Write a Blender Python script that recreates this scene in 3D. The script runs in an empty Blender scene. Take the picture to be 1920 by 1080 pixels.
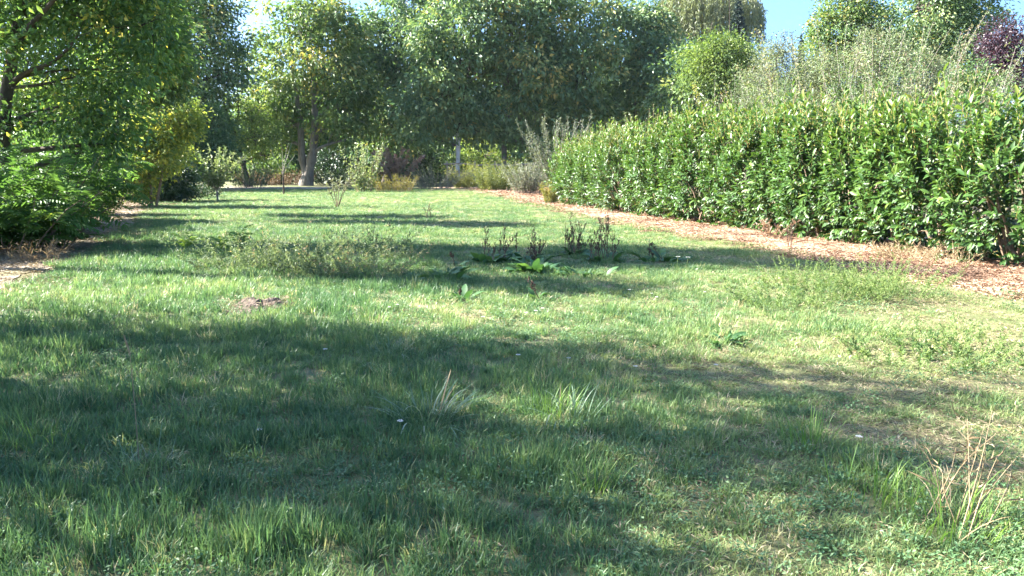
import bpy, math, random
import numpy as np
from mathutils import Vector, Matrix

# ------------------------------------------------------------------ camera, sky, sun, exposure
S = bpy.context.scene
COL = S.collection
CAM_H = 1.6
FPX = 1450.0                       # focal length in pixels of a 1920 wide frame
PITCH = math.radians(8.74)
cam_d = bpy.data.cameras.new('camera')
cam = bpy.data.objects.new('camera', cam_d)
COL.objects.link(cam)
cam.location = (0, 0, CAM_H)
cam.rotation_euler = (math.pi / 2 - PITCH, 0, 0)
cam_d.sensor_width = 36.0
cam_d.lens = FPX / 1920.0 * 36.0
cam_d.clip_start = 0.05
cam_d.clip_end = 3000
S.camera = cam

SUN_EL = math.radians(36)
SUN_AHEAD = math.radians(12)       # the sun stands left, a little ahead of the camera
sun_pos = Vector((-math.cos(SUN_AHEAD) * math.cos(SUN_EL), math.sin(SUN_AHEAD) * math.cos(SUN_EL), math.sin(SUN_EL)))
w = bpy.data.worlds.new('World')
S.world = w
w.use_nodes = True
nt = w.node_tree
sky = nt.nodes.new('ShaderNodeTexSky')
sky.sky_type = 'NISHITA'
sky.sun_disc = False
sky.sun_elevation = SUN_EL
sky.sun_rotation = math.radians(-78)
sky.air_density = 1.0
sky.dust_density = 3.2
sky.ozone_density = 10.0
bg = nt.nodes['Background']
bg.inputs['Strength'].default_value = 0.066
nt.links.new(sky.outputs['Color'], bg.inputs['Color'])
sd = bpy.data.lights.new('sun', 'SUN')
sd.energy = 5.0
sd.angle = math.radians(0.5)
sd.color = (1.0, 0.95, 0.86)
so = bpy.data.objects.new('sun', sd)
COL.objects.link(so)
so.rotation_euler = (-sun_pos).to_track_quat('-Z', 'Y').to_euler()
S.view_settings.view_transform = 'Standard'
S.view_settings.look = 'None'
S.view_settings.exposure = 3.0
S.view_settings.gamma = 1.0
S.view_settings.use_curve_mapping = False
S.cycles.max_bounces = 6
S.cycles.diffuse_bounces = 3
S.cycles.transmission_bounces = 3
S.cycles.glossy_bounces = 2
S.cycles.transparent_max_bounces = 4

# ------------------------------------------------------------------ helpers
A = np.array


def at(px, py, depth):
    """point of the place that lies at ground distance depth (metres ahead)"""
    u, v = (px - 960) / FPX, (540 - py) / FPX
    dy = math.cos(PITCH) + v * math.sin(PITCH)
    dz = -math.sin(PITCH) + v * math.cos(PITCH)
    k = depth / dy
    return A([u * k, depth, CAM_H + dz * k])


def ground_depth(py):
    a = PITCH - math.atan((540 - py) / FPX)
    return CAM_H / math.tan(a)


def gp(px, py):
    p = at(px, py, ground_depth(py))
    p[2] = gz(p[0], p[1])
    return p


def value_noise(x, y, scale, seed):
    r = np.random.default_rng(seed)
    n = 256
    T = r.random((n, n))
    x = np.asarray(x, float) / scale + 1000.37
    y = np.asarray(y, float) / scale + 1000.71
    xi, yi = np.floor(x).astype(int), np.floor(y).astype(int)
    fx, fy = x - xi, y - yi
    fx, fy = fx * fx * (3 - 2 * fx), fy * fy * (3 - 2 * fy)
    a, b = T[xi % n, yi % n], T[(xi + 1) % n, yi % n]
    c, d = T[xi % n, (yi + 1) % n], T[(xi + 1) % n, (yi + 1) % n]
    return (a * (1 - fx) + b * fx) * (1 - fy) + (c * (1 - fx) + d * fx) * fy


def fbm(x, y, scale, seed):
    return (value_noise(x, y, scale, seed) * .55 + value_noise(x, y, scale * .47, seed + 1) * .3 + value_noise(x, y, scale * .2, seed + 2) * .15)


def gz(x, y):
    near = np.clip(1 - (np.abs(y) - 60) / 40, 0, 1)
    return (value_noise(x, y, 2.6, 11) - .5) * .06 * near


def nrm(v):
    return v / np.maximum(np.linalg.norm(v, axis=-1, keepdims=True), 1e-9)


def mk_mesh(name, V, Fs, tint=None, smooth=False):
    V = np.ascontiguousarray(V, np.float32)
    if not isinstance(Fs, list):
        Fs = [Fs]
    Fs = [np.asarray(f, np.int32) for f in Fs if len(f)]
    m = bpy.data.meshes.new(name)
    m.vertices.add(len(V))
    m.vertices.foreach_set('co', V.ravel())
    idx = np.concatenate([f.ravel() for f in Fs])
    tot = np.concatenate([np.full(len(f), f.shape[1], np.int32) for f in Fs])
    st = np.concatenate([[0], np.cumsum(tot)[:-1]]).astype(np.int32)
    m.loops.add(len(idx))
    m.loops.foreach_set('vertex_index', idx)
    m.polygons.add(len(tot))
    m.polygons.foreach_set('loop_start', st)
    if smooth:
        m.polygons.foreach_set('use_smooth', np.ones(len(tot), bool))
    else:
        m.polygons.foreach_set('use_smooth', np.zeros(len(tot), bool))
    if tint is not None:
        at_ = m.attributes.new('tint', 'FLOAT', 'POINT')
        at_.data.foreach_set('value', np.asarray(tint, np.float32))
    m.update(calc_edges=True)
    return m


ORIGIN = {}


def tag(o, label=None, cat=None, group=None, kind=None):
    if label:
        o['label'] = label
    if cat:
        o['category'] = cat
    if group:
        o['group'] = group
    if kind:
        o['kind'] = kind
    return o


def thing(name, label, cat, loc, group=None):
    o = bpy.data.objects.new(name, None)
    o.empty_display_size = .2
    COL.objects.link(o)
    o.location = tuple(float(c) for c in loc)
    ORIGIN[o.name] = np.asarray(loc, float)
    return tag(o, label, cat, group)


def part(name, V, Fs, mat, parent=None, tint=None, smooth=False, kind=None, label=None):
    off = ORIGIN[parent.name] if parent else np.zeros(3)
    m = mk_mesh(name, np.asarray(V) - off, Fs, tint, smooth)
    m.materials.append(mat)
    o = bpy.data.objects.new(name, m)
    COL.objects.link(o)
    if parent:
        o.parent = parent
    ORIGIN[o.name] = off
    return tag(o, label=label, kind=kind)


def place(name, mesh, parent, M):
    o = bpy.data.objects.new(name, mesh)
    COL.objects.link(o)
    o.parent = parent
    o.matrix_basis = M
    return o


def copy_tree(o, parent=None):
    c = o.copy()
    COL.objects.link(c)
    if parent:
        c.parent = parent
    for ch in list(o.children):
        copy_tree(ch, c)
    return c


def leaf_arrays(P, D, N, L, W, seg=1, fold=.18, curl=.12):
    """n leaves as folded blades; returns verts, triangles, verts per leaf"""
    n = len(P)
    L = np.broadcast_to(np.asarray(L, float), (n,))[:, None]
    W = np.broadcast_to(np.asarray(W, float), (n,))[:, None]
    D = nrm(D)
    Sd = nrm(np.cross(D, N))
    N = np.cross(Sd, D)
    if seg == 1:
        b, t = P, P + D * L - N * curl * L
        l = P + D * L * .42 + Sd * W * .5 + N * W * fold
        r = P + D * L * .42 - Sd * W * .5 + N * W * fold
        V = np.stack([b, l, t, r], 1).reshape(-1, 3)
        k = np.arange(n)[:, None] * 4
        F = np.concatenate([k + A([0, 2, 1]), k + A([0, 3, 2])], 1).reshape(-1, 3)
        return V, F, 4
    b, t = P, P + D * L - N * curl * L * 1.6
    m = P + D * L * .52
    l1 = P + D * L * .30 + Sd * W * .44 + N * W * fold
    r1 = P + D * L * .30 - Sd * W * .44 + N * W * fold
    l2 = P + D * L * .70 + Sd * W * .42 + N * (W * fold - curl * L * .4)
    r2 = P + D * L * .70 - Sd * W * .42 + N * (W * fold - curl * L * .4)
    V = np.stack([b, l1, l2, t, r2, r1, m], 1).reshape(-1, 3)
    k = np.arange(n)[:, None] * 7
    F = np.concatenate([k + A([0, 6, 1]), k + A([1, 6, 2]), k + A([2, 6, 3]), k + A([3, 6, 4]), k + A([4, 6, 5]), k + A([5, 6, 0])], 1).reshape(-1, 3)
    return V, F, 7


def tubes(P, R, sides=5):
    """P (k, m, 3) polylines, R (k, m) radii -> verts, quads"""
    P = np.asarray(P, float)
    R = np.asarray(R, float)
    k, m, _ = P.shape
    T = nrm(np.gradient(P, axis=1))
    ref = A([.31, .93, .17])
    s1 = nrm(np.cross(T, ref))
    s2 = np.cross(T, s1)
    a = np.arange(sides) / sides * 2 * np.pi
    V = P[:, :, None, :] + R[:, :, None, None] * (np.cos(a)[None, None, :, None] * s1[:, :, None, :] + np.sin(a)[None, None, :, None] * s2[:, :, None, :])
    idx = np.arange(k * m * sides).reshape(k, m, sides)
    nx = np.roll(idx, -1, axis=2)
    F = np.stack([idx[:, :-1], nx[:, :-1], nx[:, 1:], idx[:, 1:]], -1).reshape(-1, 4)
    return V.reshape(-1, 3), F


def join(parts):
    Vs, Fs, o = [], [], 0
    for V, F in parts:
        Vs.append(V)
        Fs.append(np.asarray(F) + o)
        o += len(V)
    return np.concatenate(Vs), Fs


def spline(pts, rad, n=10):
    """smooth path through a few points"""
    pts = np.asarray(pts, float)
    rad = np.asarray(rad, float)
    t = np.linspace(0, len(pts) - 1, n)
    out = np.stack([np.interp(t, np.arange(len(pts)), pts[:, i]) for i in range(3)], 1)
    for _ in range(2):
        out[1:-1] = (out[:-2] + 2 * out[1:-1] + out[2:]) / 4
    return out, np.interp(t, np.arange(len(pts)), rad)


def rdir(r, n):
    return nrm(r.normal(size=(n, 3)))


# ------------------------------------------------------------------ materials
def node_mat(name):
    m = bpy.data.materials.new(name)
    m.use_nodes = True
    t = m.node_tree
    t.nodes.clear()
    out = t.nodes.new('ShaderNodeOutputMaterial')
    return m, t, out


def ramp(t, stops):
    r = t.nodes.new('ShaderNodeValToRGB')
    e = r.color_ramp.elements
    while len(e) < len(stops):
        e.new(.5)
    for i, (p, c) in enumerate(stops):
        e[i].position = p
        e[i].color = (*c, 1)
    return r


def leaf_mat(name, stops, trans=.35, rough=.45, spec=.4, inst=False, tcol=(1.2, 1.18, .70)):
    m, t, out = node_mat(name)
    a = t.nodes.new('ShaderNodeAttribute')
    a.attribute_name = 'tint'
    if inst:
        a.attribute_type = 'INSTANCER'
    src = a.outputs['Fac']
    r = ramp(t, stops)
    t.links.new(src, r.inputs['Fac'])
    p = t.nodes.new('ShaderNodeBsdfPrincipled')
    p.inputs['Roughness'].default_value = rough
    p.inputs['Specular IOR Level'].default_value = spec
    t.links.new(r.outputs['Color'], p.inputs['Base Color'])
    tr = t.nodes.new('ShaderNodeBsdfTranslucent')
    mul = t.nodes.new('ShaderNodeMix')
    mul.data_type = 'RGBA'
    mul.blend_type = 'MULTIPLY'
    mul.inputs[0].default_value = 1
    t.links.new(r.outputs['Color'], mul.inputs[6])
    mul.inputs[7].default_value = (*tcol, 1)
    t.links.new(mul.outputs[2], tr.inputs['Color'])
    mx = t.nodes.new('ShaderNodeMixShader')
    mx.inputs[0].default_value = trans
    t.links.new(p.outputs[0], mx.inputs[1])
    t.links.new(tr.outputs[0], mx.inputs[2])
    t.links.new(mx.outputs[0], out.inputs[0])
    return m


def rough_mat(name, stops, scale=6, detail=8, bump=.4, bump_scale=None, rough=.9, stretch=None, second=None, coord='Object'):
    m, t, out = node_mat(name)
    tc = t.nodes.new('ShaderNodeTexCoord')
    src = tc.outputs['Object']
    if coord == 'World':
        g = t.nodes.new('ShaderNodeNewGeometry')
        src = g.outputs['Position']
    mp = t.nodes.new('ShaderNodeMapping')
    if stretch:
        mp.inputs['Scale'].default_value = stretch
    t.links.new(src, mp.inputs[0])
    n = t.nodes.new('ShaderNodeTexNoise')
    n.inputs['Scale'].default_value = scale
    n.inputs['Detail'].default_value = detail
    n.inputs['Roughness'].default_value = .65
    t.links.new(mp.outputs[0], n.inputs['Vector'])
    r = ramp(t, stops)
    t.links.new(n.outputs['Fac'], r.inputs['Fac'])
    p = t.nodes.new('ShaderNodeBsdfPrincipled')
    p.inputs['Roughness'].default_value = rough
    p.inputs['Specular IOR Level'].default_value = .2
    col = r.outputs['Color']
    if second:
        n2 = t.nodes.new('ShaderNodeTexNoise')
        n2.inputs['Scale'].default_value = second[0]
        n2.inputs['Detail'].default_value = 4
        t.links.new(mp.outputs[0], n2.inputs['Vector'])
        r2 = ramp(t, [(second[2], (0, 0, 0)), (second[3], (1, 1, 1))])
        t.links.new(n2.outputs['Fac'], r2.inputs['Fac'])
        mx = t.nodes.new('ShaderNodeMix')
        mx.data_type = 'RGBA'
        t.links.new(r2.outputs['Color'], mx.inputs[0])
        t.links.new(col, mx.inputs[6])
        mx.inputs[7].default_value = (*second[1], 1)
        col = mx.outputs[2]
    t.links.new(col, p.inputs['Base Color'])
    b = t.nodes.new('ShaderNodeBump')
    b.inputs['Strength'].default_value = bump
    b.inputs['Distance'].default_value = .03
    n3 = t.nodes.new('ShaderNodeTexNoise')
    n3.inputs['Scale'].default_value = bump_scale or scale * 3
    n3.inputs['Detail'].default_value = 6
    t.links.new(mp.outputs[0], n3.inputs['Vector'])
    t.links.new(n3.outputs['Fac'], b.inputs['Height'])
    t.links.new(b.outputs[0], p.inputs['Normal'])
    t.links.new(p.outputs[0], out.inputs[0])
    return m


def greens(dark, mid, light, odd=None):
    s = [(0, dark), (.45, mid), (.85, light)]
    if odd:
        s.append((1.0, odd))
    return s


M_walnut = leaf_mat('walnut_leaf', greens((0.056, 0.114, 0.057), (0.120, 0.204, 0.083), (0.259, 0.326, 0.125), (0.554, 0.424, 0.137)), .32, .42, .5)
M_walnut_light = leaf_mat('walnut_leaf_light', greens((0.056, 0.118, 0.040), (0.125, 0.200, 0.064), (0.239, 0.294, 0.093), (0.451, 0.364, 0.101)), .38, .45, .45)
M_near = leaf_mat('near_tree_leaf', greens((0.049, 0.114, 0.042), (0.107, 0.198, 0.053), (0.212, 0.304, 0.075), (0.584, 0.485, 0.100)), .42, .42, .5)
M_yellow = leaf_mat('yellow_green_leaf', greens((0.066, 0.121, 0.032), (0.151, 0.222, 0.054), (0.262, 0.312, 0.076), (0.454, 0.423, 0.076)), .45, .5, .35)
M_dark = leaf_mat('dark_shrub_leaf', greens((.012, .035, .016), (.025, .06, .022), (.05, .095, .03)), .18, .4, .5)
M_mid = leaf_mat('mid_green_leaf', greens((0.046, 0.100, 0.040), (0.099, 0.177, 0.059), (0.181, 0.256, 0.082), (0.379, 0.340, 0.099)), .35, .48, .4)
M_pale = leaf_mat('pale_leaf', greens((.07, .12, .05), (.14, .20, .08), (.24, .29, .14)), .35, .5, .4)
M_grey = leaf_mat('grey_green_leaf', greens((.06, .085, .06), (.12, .15, .10), (.20, .22, .15)), .28, .55, .3)
M_brownish = leaf_mat('brownish_leaf', greens((0.081, 0.090, 0.057), (0.153, 0.185, 0.104), (0.225, 0.260, 0.142), (0.234, 0.180, 0.123)), .3, .55, .3)
M_greyfeather = leaf_mat('grey_feathery_leaf', greens((.065, .105, .050), (.120, .180, .085), (.190, .250, .120), (.26, .25, .13)), .36, .55, .3)
M_willow = leaf_mat('willow_leaf', greens((0.102, 0.128, 0.068), (0.170, 0.204, 0.102), (0.255, 0.281, 0.145)), .38, .5, .4)
M_spruce = leaf_mat('spruce_needle', greens((.02, .04, .035), (.035, .06, .05), (.06, .09, .07)), .08, .6, .3)
M_purple = leaf_mat('purple_leaf', greens((0.033, 0.020, 0.031), (0.060, 0.036, 0.051), (0.107, 0.073, 0.086)), .28, .45, .4, tcol=(1.3, .8, .8))
M_rust = leaf_mat('rust_leaf', greens((0.112, 0.064, 0.053), (0.195, 0.120, 0.098), (0.270, 0.195, 0.135)), .3, .5, .3, tcol=(1.1, .9, .7))
M_gold = leaf_mat('golden_leaf', greens((0.099, 0.105, 0.019), (0.198, 0.186, 0.031), (0.279, 0.248, 0.050)), .4, .5, .3)
M_goldgreen = leaf_mat('golden_green_leaf', greens((0.068, 0.105, 0.030), (0.135, 0.165, 0.045), (0.225, 0.232, 0.068)), .4, .5, .3)
M_straw = leaf_mat('straw', [(0, (0.151, 0.103, 0.055)), (.5, (0.275, 0.206, 0.117)), (1, (0.378, 0.310, 0.193))], .2, .6, .3, tcol=(1.1, 1, .8))
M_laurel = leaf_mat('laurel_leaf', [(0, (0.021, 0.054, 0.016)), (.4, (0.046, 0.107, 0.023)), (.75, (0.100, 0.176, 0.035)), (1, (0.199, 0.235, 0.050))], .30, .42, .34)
M_sumac = leaf_mat('sumac_leaf', greens((0.045, 0.105, 0.029), (0.090, 0.181, 0.045), (0.160, 0.261, 0.060), (0.321, 0.332, 0.060)), .42, .55, .22)
M_dock = leaf_mat('dock_leaf', greens((0.030, 0.081, 0.030), (0.055, 0.132, 0.043), (0.119, 0.212, 0.051)), .32, .5, .35)
M_weed = leaf_mat('weed_leaf', greens((0.077, 0.121, 0.072), (0.154, 0.209, 0.108), (0.253, 0.286, 0.156), (0.352, 0.253, 0.168)), .35, .55, .3)
M_feather = leaf_mat('feathery_leaf', greens((0.072, 0.135, 0.050), (0.135, 0.216, 0.068), (0.225, 0.288, 0.099)), .4, .55, .3)
M_bluegrass = leaf_mat('blue_grass_blade', greens((.06, .13, .075), (.11, .19, .11), (.22, .29, .19), (.45, .42, .28)), .35, .35, .5)
M_brightgrass = leaf_mat('bright_grass_blade', greens((.075, .17, .035), (.13, .25, .05), (.22, .33, .08)), .42, .4, .4)
GRASS = [(0, (0.053, 0.122, 0.058)), (.3, (0.114, 0.200, 0.079)), (.5, (0.196, 0.270, 0.099)), (.7, (0.302, 0.318, 0.144)), (.86, (0.435, 0.375, 0.221)), (1, (0.562, 0.470, 0.310))]
M_grass = leaf_mat('grass_blade', GRASS, .40, .45, .32, inst=True, tcol=(1.12, 1.15, .85))
M_clover = leaf_mat('clover_leaf', [(0, (0.053, 0.116, 0.052)), (.5, (0.105, 0.200, 0.085)), (1, (0.221, 0.273, 0.143))], .35, .5, .35, inst=True)
M_chip = leaf_mat('mulch_chip', [(0, (0.095, 0.060, 0.041)), (.35, (0.237, 0.143, 0.090)), (.7, (0.374, 0.239, 0.153)), (1, (0.511, 0.389, 0.277))], .0, .8, .2, inst=True)
M_litter = leaf_mat('dry_litter', [(0, (0.096, 0.072, 0.048)), (.5, (0.240, 0.184, 0.120)), (1, (0.400, 0.336, 0.232))], .1, .8, .2, inst=True)
M_brownseed = leaf_mat('brown_seed', [(0, (0.053, 0.033, 0.026)), (.6, (0.112, 0.072, 0.051)), (1, (0.255, 0.165, 0.112))], .0, .8, .2)
M_white = leaf_mat('white_petal', [(0, (0.510, 0.510, 0.468)), (1, (0.697, 0.697, 0.663))], .3, .6, .3, tcol=(1, 1, 1))

M_bark = rough_mat('walnut_bark', [(.3, (.10, .085, .07)), (.7, (.26, .23, .20))], 5, 8, .9, 14, stretch=(1, 1, .25))
M_bark_dark = rough_mat('dark_bark', [(.3, (.035, .028, .024)), (.7, (.10, .08, .065))], 6, 8, .8, 14, stretch=(1, 1, .3))
M_bark_white = rough_mat('limewashed_bark', [(.38, (.14, .11, .09)), (.5, (.55, .52, .48)), (.7, (.72, .70, .66))], 1.1, 5, .5, 14)
M_twig = rough_mat('twig_bark', [(.3, (.13, .09, .06)), (.7, (.28, .21, .15))], 12, 4, .3)
M_greytwig = rough_mat('grey_twig', [(.3, (.14, .12, .10)), (.7, (.34, .30, .26))], 12, 4, .3)
M_greenstem = rough_mat('green_stem', [(.3, (.08, .13, .04)), (.7, (.20, .24, .09))], 12, 4, .2)
M_orangestem = rough_mat('young_laurel_stem', [(.3, (.20, .20, .05)), (.7, (.42, .30, .12))], 9, 4, .2)
M_brownstem = rough_mat('dead_stem', [(.3, (0.063, 0.042, 0.031)), (.7, (0.168, 0.112, 0.081))], 14, 4, .3)
M_strawstem = rough_mat('straw_stem', [(.3, (0.169, 0.122, 0.069)), (.7, (0.307, 0.244, 0.148))], 14, 4, .3)
M_wood = rough_mat('weathered_wood', [(.3, (.20, .16, .12)), (.7, (.40, .34, .28))], 8, 6, .5, stretch=(.3, 1, 1))
M_ground = rough_mat('lawn_soil', [(.3, (.075, .085, .035)), (.5, (.13, .13, .06)), (.72, (.25, .21, .13))], 1.1, 10, .8, 22, coord='World', second=(.35, (.07, .09, .03), .45, .65))
M_mulchbed = rough_mat('mulch_soil', [(.3, (0.188, 0.116, 0.078)), (.5, (0.307, 0.199, 0.135)), (.72, (0.408, 0.296, 0.207))], 5, 10, 1.0, 30, coord='World', second=(.7, (0.358, 0.262, 0.179), .5, .7))
M_verge = rough_mat('dry_verge_soil', [(.3, (0.156, 0.120, 0.092)), (.5, (0.276, 0.225, 0.175)), (.72, (0.405, 0.350, 0.276))], 4, 10, 1.0, 26, coord='World', second=(.8, (0.147, 0.138, 0.064), .52, .68))
M_path = rough_mat('pale_path', [(.3, (0.255, 0.210, 0.158)), (.7, (0.413, 0.360, 0.285))], 4, 8, .6, 20, coord='World')
M_soil = rough_mat('dug_soil', [(.3, (.045, .035, .028)), (.6, (.12, .09, .07)), (.75, (.26, .20, .16))], 14, 8, 1.0, 40, coord='World')

# ------------------------------------------------------------------ ground and beds
def grow(a, b, start, f=1.25):
    out, s = [a], start
    while out[-1] < b:
        out.append(out[-1] + s)
        s *= f
    return out


gx = grow(18, 240, .4)
xs = np.concatenate([-A(gx[::-1]), np.arange(-17.75, 18, .25), A(gx)])
ys = np.concatenate([-A(grow(2, 60, .5)[::-1]), np.arange(-1.75, 46, .25), A(grow(46, 420, .4))])
X, Y = np.meshgrid(xs, ys)
Z = gz(X, Y)
V = np.stack([X, Y, Z], -1).reshape(-1, 3)
idx = np.arange(X.size).reshape(X.shape)
F = np.stack([idx[:-1, :-1], idx[:-1, 1:], idx[1:, 1:], idx[1:, :-1]], -1).reshape(-1, 4)
tag(part('ground', V, F, M_ground, smooth=True), 'uneven lawn ground running back to the trees', kind='structure')


def line_world(pts):
    return A([gp(px, py)[:2] for px, py in pts])


# edges of the lawn, and the foot of the hedge
right_edge = line_world([(880, 352), (960, 370), (1030, 388), (1120, 408), (1200, 424), (1400, 455), (1600, 492), (1750, 522), (1920, 552)])
hedge_foot = line_world([(1040, 381), (1200, 406), (1340, 426), (1480, 446), (1620, 464), (1750, 482), (1920, 504)])
left_edge = line_world([(340, 368), (290, 380), (265, 397), (245, 420), (190, 452), (120, 500), (0, 545)])


def edge_fn(e, ext):
    e = e[np.argsort(e[:, 1])]
    d = (e[1] - e[0]) / np.linalg.norm(e[1] - e[0])
    k = (e[0][1] + 5) / d[1]
    e = np.concatenate([[e[0] - d * k], e])
    if ext is not None:
        e = np.concatenate([e, [ext]])
    return lambda y: np.interp(y, e[:, 1], e[:, 0])


RE = edge_fn(right_edge, (1.0, 90))
LE = edge_fn(left_edge, (-26, 90))
HF = edge_fn(hedge_foot, None)


def strip(name, x0, x1, y0, y1, mat, label, lift, step=.25, ragged=.12, seed=3):
    n = int((y1 - y0) / step) + 1
    yy = np.linspace(y0, y1, n)
    r = np.random.default_rng(seed)
    a = x0(yy) + (fbm(yy, yy * 0 + 3, .9, seed) - .5) * ragged * 6
    b = x1(yy) + (fbm(yy, yy * 0 + 9, .9, seed + 5) - .5) * ragged * 6
    t = np.linspace(0, 1, 17)
    Xs = a[:, None] * (1 - t) + b[:, None] * t
    Ys = np.repeat(yy[:, None], 17, 1)
    Zs = gz(Xs, Ys) + lift
    Vs = np.stack([Xs, Ys, Zs], -1).reshape(-1, 3)
    i = np.arange(Xs.size).reshape(Xs.shape)
    Fs = np.stack([i[:-1, :-1], i[:-1, 1:], i[1:, 1:], i[1:, :-1]], -1).reshape(-1, 4)
    return tag(part(name, Vs, Fs, mat, smooth=True), label, kind='structure')


strip('mulch_bed', RE, lambda y: HF(y) + 3.2, 4, 70, M_mulchbed, 'orange brown bark mulch strip between lawn and hedge', .014)
strip('dirt_verge', lambda y: LE(y) - 2.6, LE, 6, 62, M_verge, 'dry bare soil verge under the shrubs on the other side of the lawn', .012, ragged=.16)
pa = strip('path', lambda y: y * 0 - 30, lambda y: y * 0 - 15.5, 62, 70, M_path, 'pale sandy path at the far end of the lawn', .022, step=.5, ragged=.3)
strip('garden_path', lambda y: y * 0 - 6.5, lambda y: y * 0 + 1.2, 58, 72, M_mulchbed, 'pinkish mulch path bending behind the far lawn edge', .02, step=.5, ragged=.3)

# ------------------------------------------------------------------ trees and shrubs
def crown_points(r, blobs, n_clump, clump_r, per, droop, hollow=.5, up=.4, flat=.6):
    """blobs: (centre, radii). Returns leaf base, direction, normal arrays and clump centres"""
    C = A([b[0] for b in blobs])
    R = A([b[1] for b in blobs])
    wgt = (R[:, 0] * R[:, 2])
    wgt = wgt / wgt.sum()
    bi = r.choice(len(blobs), n_clump, p=wgt)
    u = rdir(r, n_clump)
    rho = hollow + (1.05 - hollow) * np.sqrt(r.random(n_clump))
    cc = C[bi] + u * R[bi] * rho[:, None]
    size = clump_r * r.uniform(.6, 1.35, n_clump)
    cnt = np.maximum(3, (per * (size / clump_r) ** 1.6).astype(int))
    ci = np.repeat(np.arange(n_clump), cnt)
    n = len(ci)
    off = r.normal(size=(n, 3)) * A([.55, .55, .55 * flat])
    P = cc[ci] + off * size[ci][:, None]
    D = nrm(off) * .7 + u[ci] * .5 + r.normal(size=(n, 3)) * .45 + A([0, 0, -droop])
    N = A([0, 0, up]) + u[ci] * .5 + r.normal(size=(n, 3)) * .55
    tn = np.clip(r.normal(.44, .20, n_clump)[ci] + r.normal(0, .13, n), 0, 1)
    return P, D, N, tn, cc, bi


def tree(name, label, cat, depth, trunks, blobs_px, mat, bark, n_clump=260, clump_r=.8, per=50, L=.36, W=.17, droop=.5, seed=1,
         group=None, hollow=.6, base_px=None, flat=.6, tint_shift=0, extra=None, twig_r=.03, bark_mid=None, squash=1.0, sub=1.0):
    """trunks: list of (pixel path, radii in m) at this distance; blobs: pixel ellipses of the crown"""
    r = np.random.default_rng(seed)
    s = depth / FPX * 1.0
    bx = base_px if base_px is not None else trunks[0][0][0][0]
    base = at(bx, 400, depth)
    base[2] = gz(base[0], base[1])
    root = thing(name, label, cat, base, group)
    blobs = []
    for b in blobs_px:
        px, py, rx, rz = b[:4]
        dd = b[4] if len(b) > 4 else r.uniform(-.35, .35) * rx * s * squash
        c = at(px, py, depth)
        c[1] += dd
        blobs.append((c, A([rx * s, rx * s * squash, rz * s])))
    P, D, N, tn, cc, bi = crown_points(r, blobs, n_clump, clump_r, per, droop, hollow, flat=flat)
    ok = P[:, 2] > .05
    P, D, N, tn = P[ok], D[ok], N[ok], tn[ok]
    n = len(P)
    Ls = L * r.uniform(.65, 1.25, n)
    V, F, k = leaf_arrays(P, D, N, Ls, Ls * (W / L), 1)
    part('crown', V, F, mat, root, tint=np.repeat(np.clip(tn + tint_shift, 0, 1), k))
    # trunk(s)
    tp, tops = [], []
    for path, rad in trunks:
        pts = []
        for i, q in enumerate(path):
            c = at(q[0], q[1], depth)
            if q is path[0] and (len(q) < 3):
                c[2] = min(c[2], base[2] - .1)
            c[1] += (q[2] if len(q) > 2 else 0)
            pts.append(c)
        pp, rr = spline(pts, rad, 14)
        rr = rr * (1 + .08 * r.normal(size=len(rr)))
        if rad[0] > .15:
            rr[0] *= 1.5
            rr[1] *= 1.12
        tp.append(tubes(pp[None], rr[None], 9))
        tops.append((pp, rr))
    Vt, Ft = join(tp)
    part('trunk', Vt, Ft, bark, root, smooth=True)
    # limbs: trunk -> blob centre, with twigs to some clumps
    allp = np.concatenate([p for p, _ in tops])
    allr = np.concatenate([q for _, q in tops])
    for i, (c, R) in enumerate(blobs):
        cand = np.where(allp[:, 2] < c[2] - .25 * R[2])[0]
        j = cand[np.argmin(np.linalg.norm(allp[cand] - c, axis=1))] if len(cand) else 0
        st = allp[j]
        mid = st * .5 + c * .5 + r.normal(size=3) * .12 * R[0] + A([0, 0, .12 * R[2]])
        pp, rr = spline([st, mid, c], [allr[j] * .55, allr[j] * .38, allr[j] * .2], 7)
        pieces = [tubes(pp[None], rr[None], 5)]
        mem = np.where(bi == i)[0]
        mem = mem[:max(3, int(len(mem) * .4 * sub))]
        tw = []
        for q in mem:
            a0 = pp[r.integers(3, 7)]
            m = a0 * .45 + cc[q] * .55 + r.normal(size=3) * .08 * R[0]
            tw.append(np.stack([a0, m, cc[q]]))
        if tw:
            pieces.append(tubes(A(tw), np.tile(A([1.6, 1, .4]) * twig_r, (len(tw), 1)), 3))
        Vl, Fl = join(pieces)
        part('branch', Vl, Fl, bark_mid or bark, root)
    return root


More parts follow.
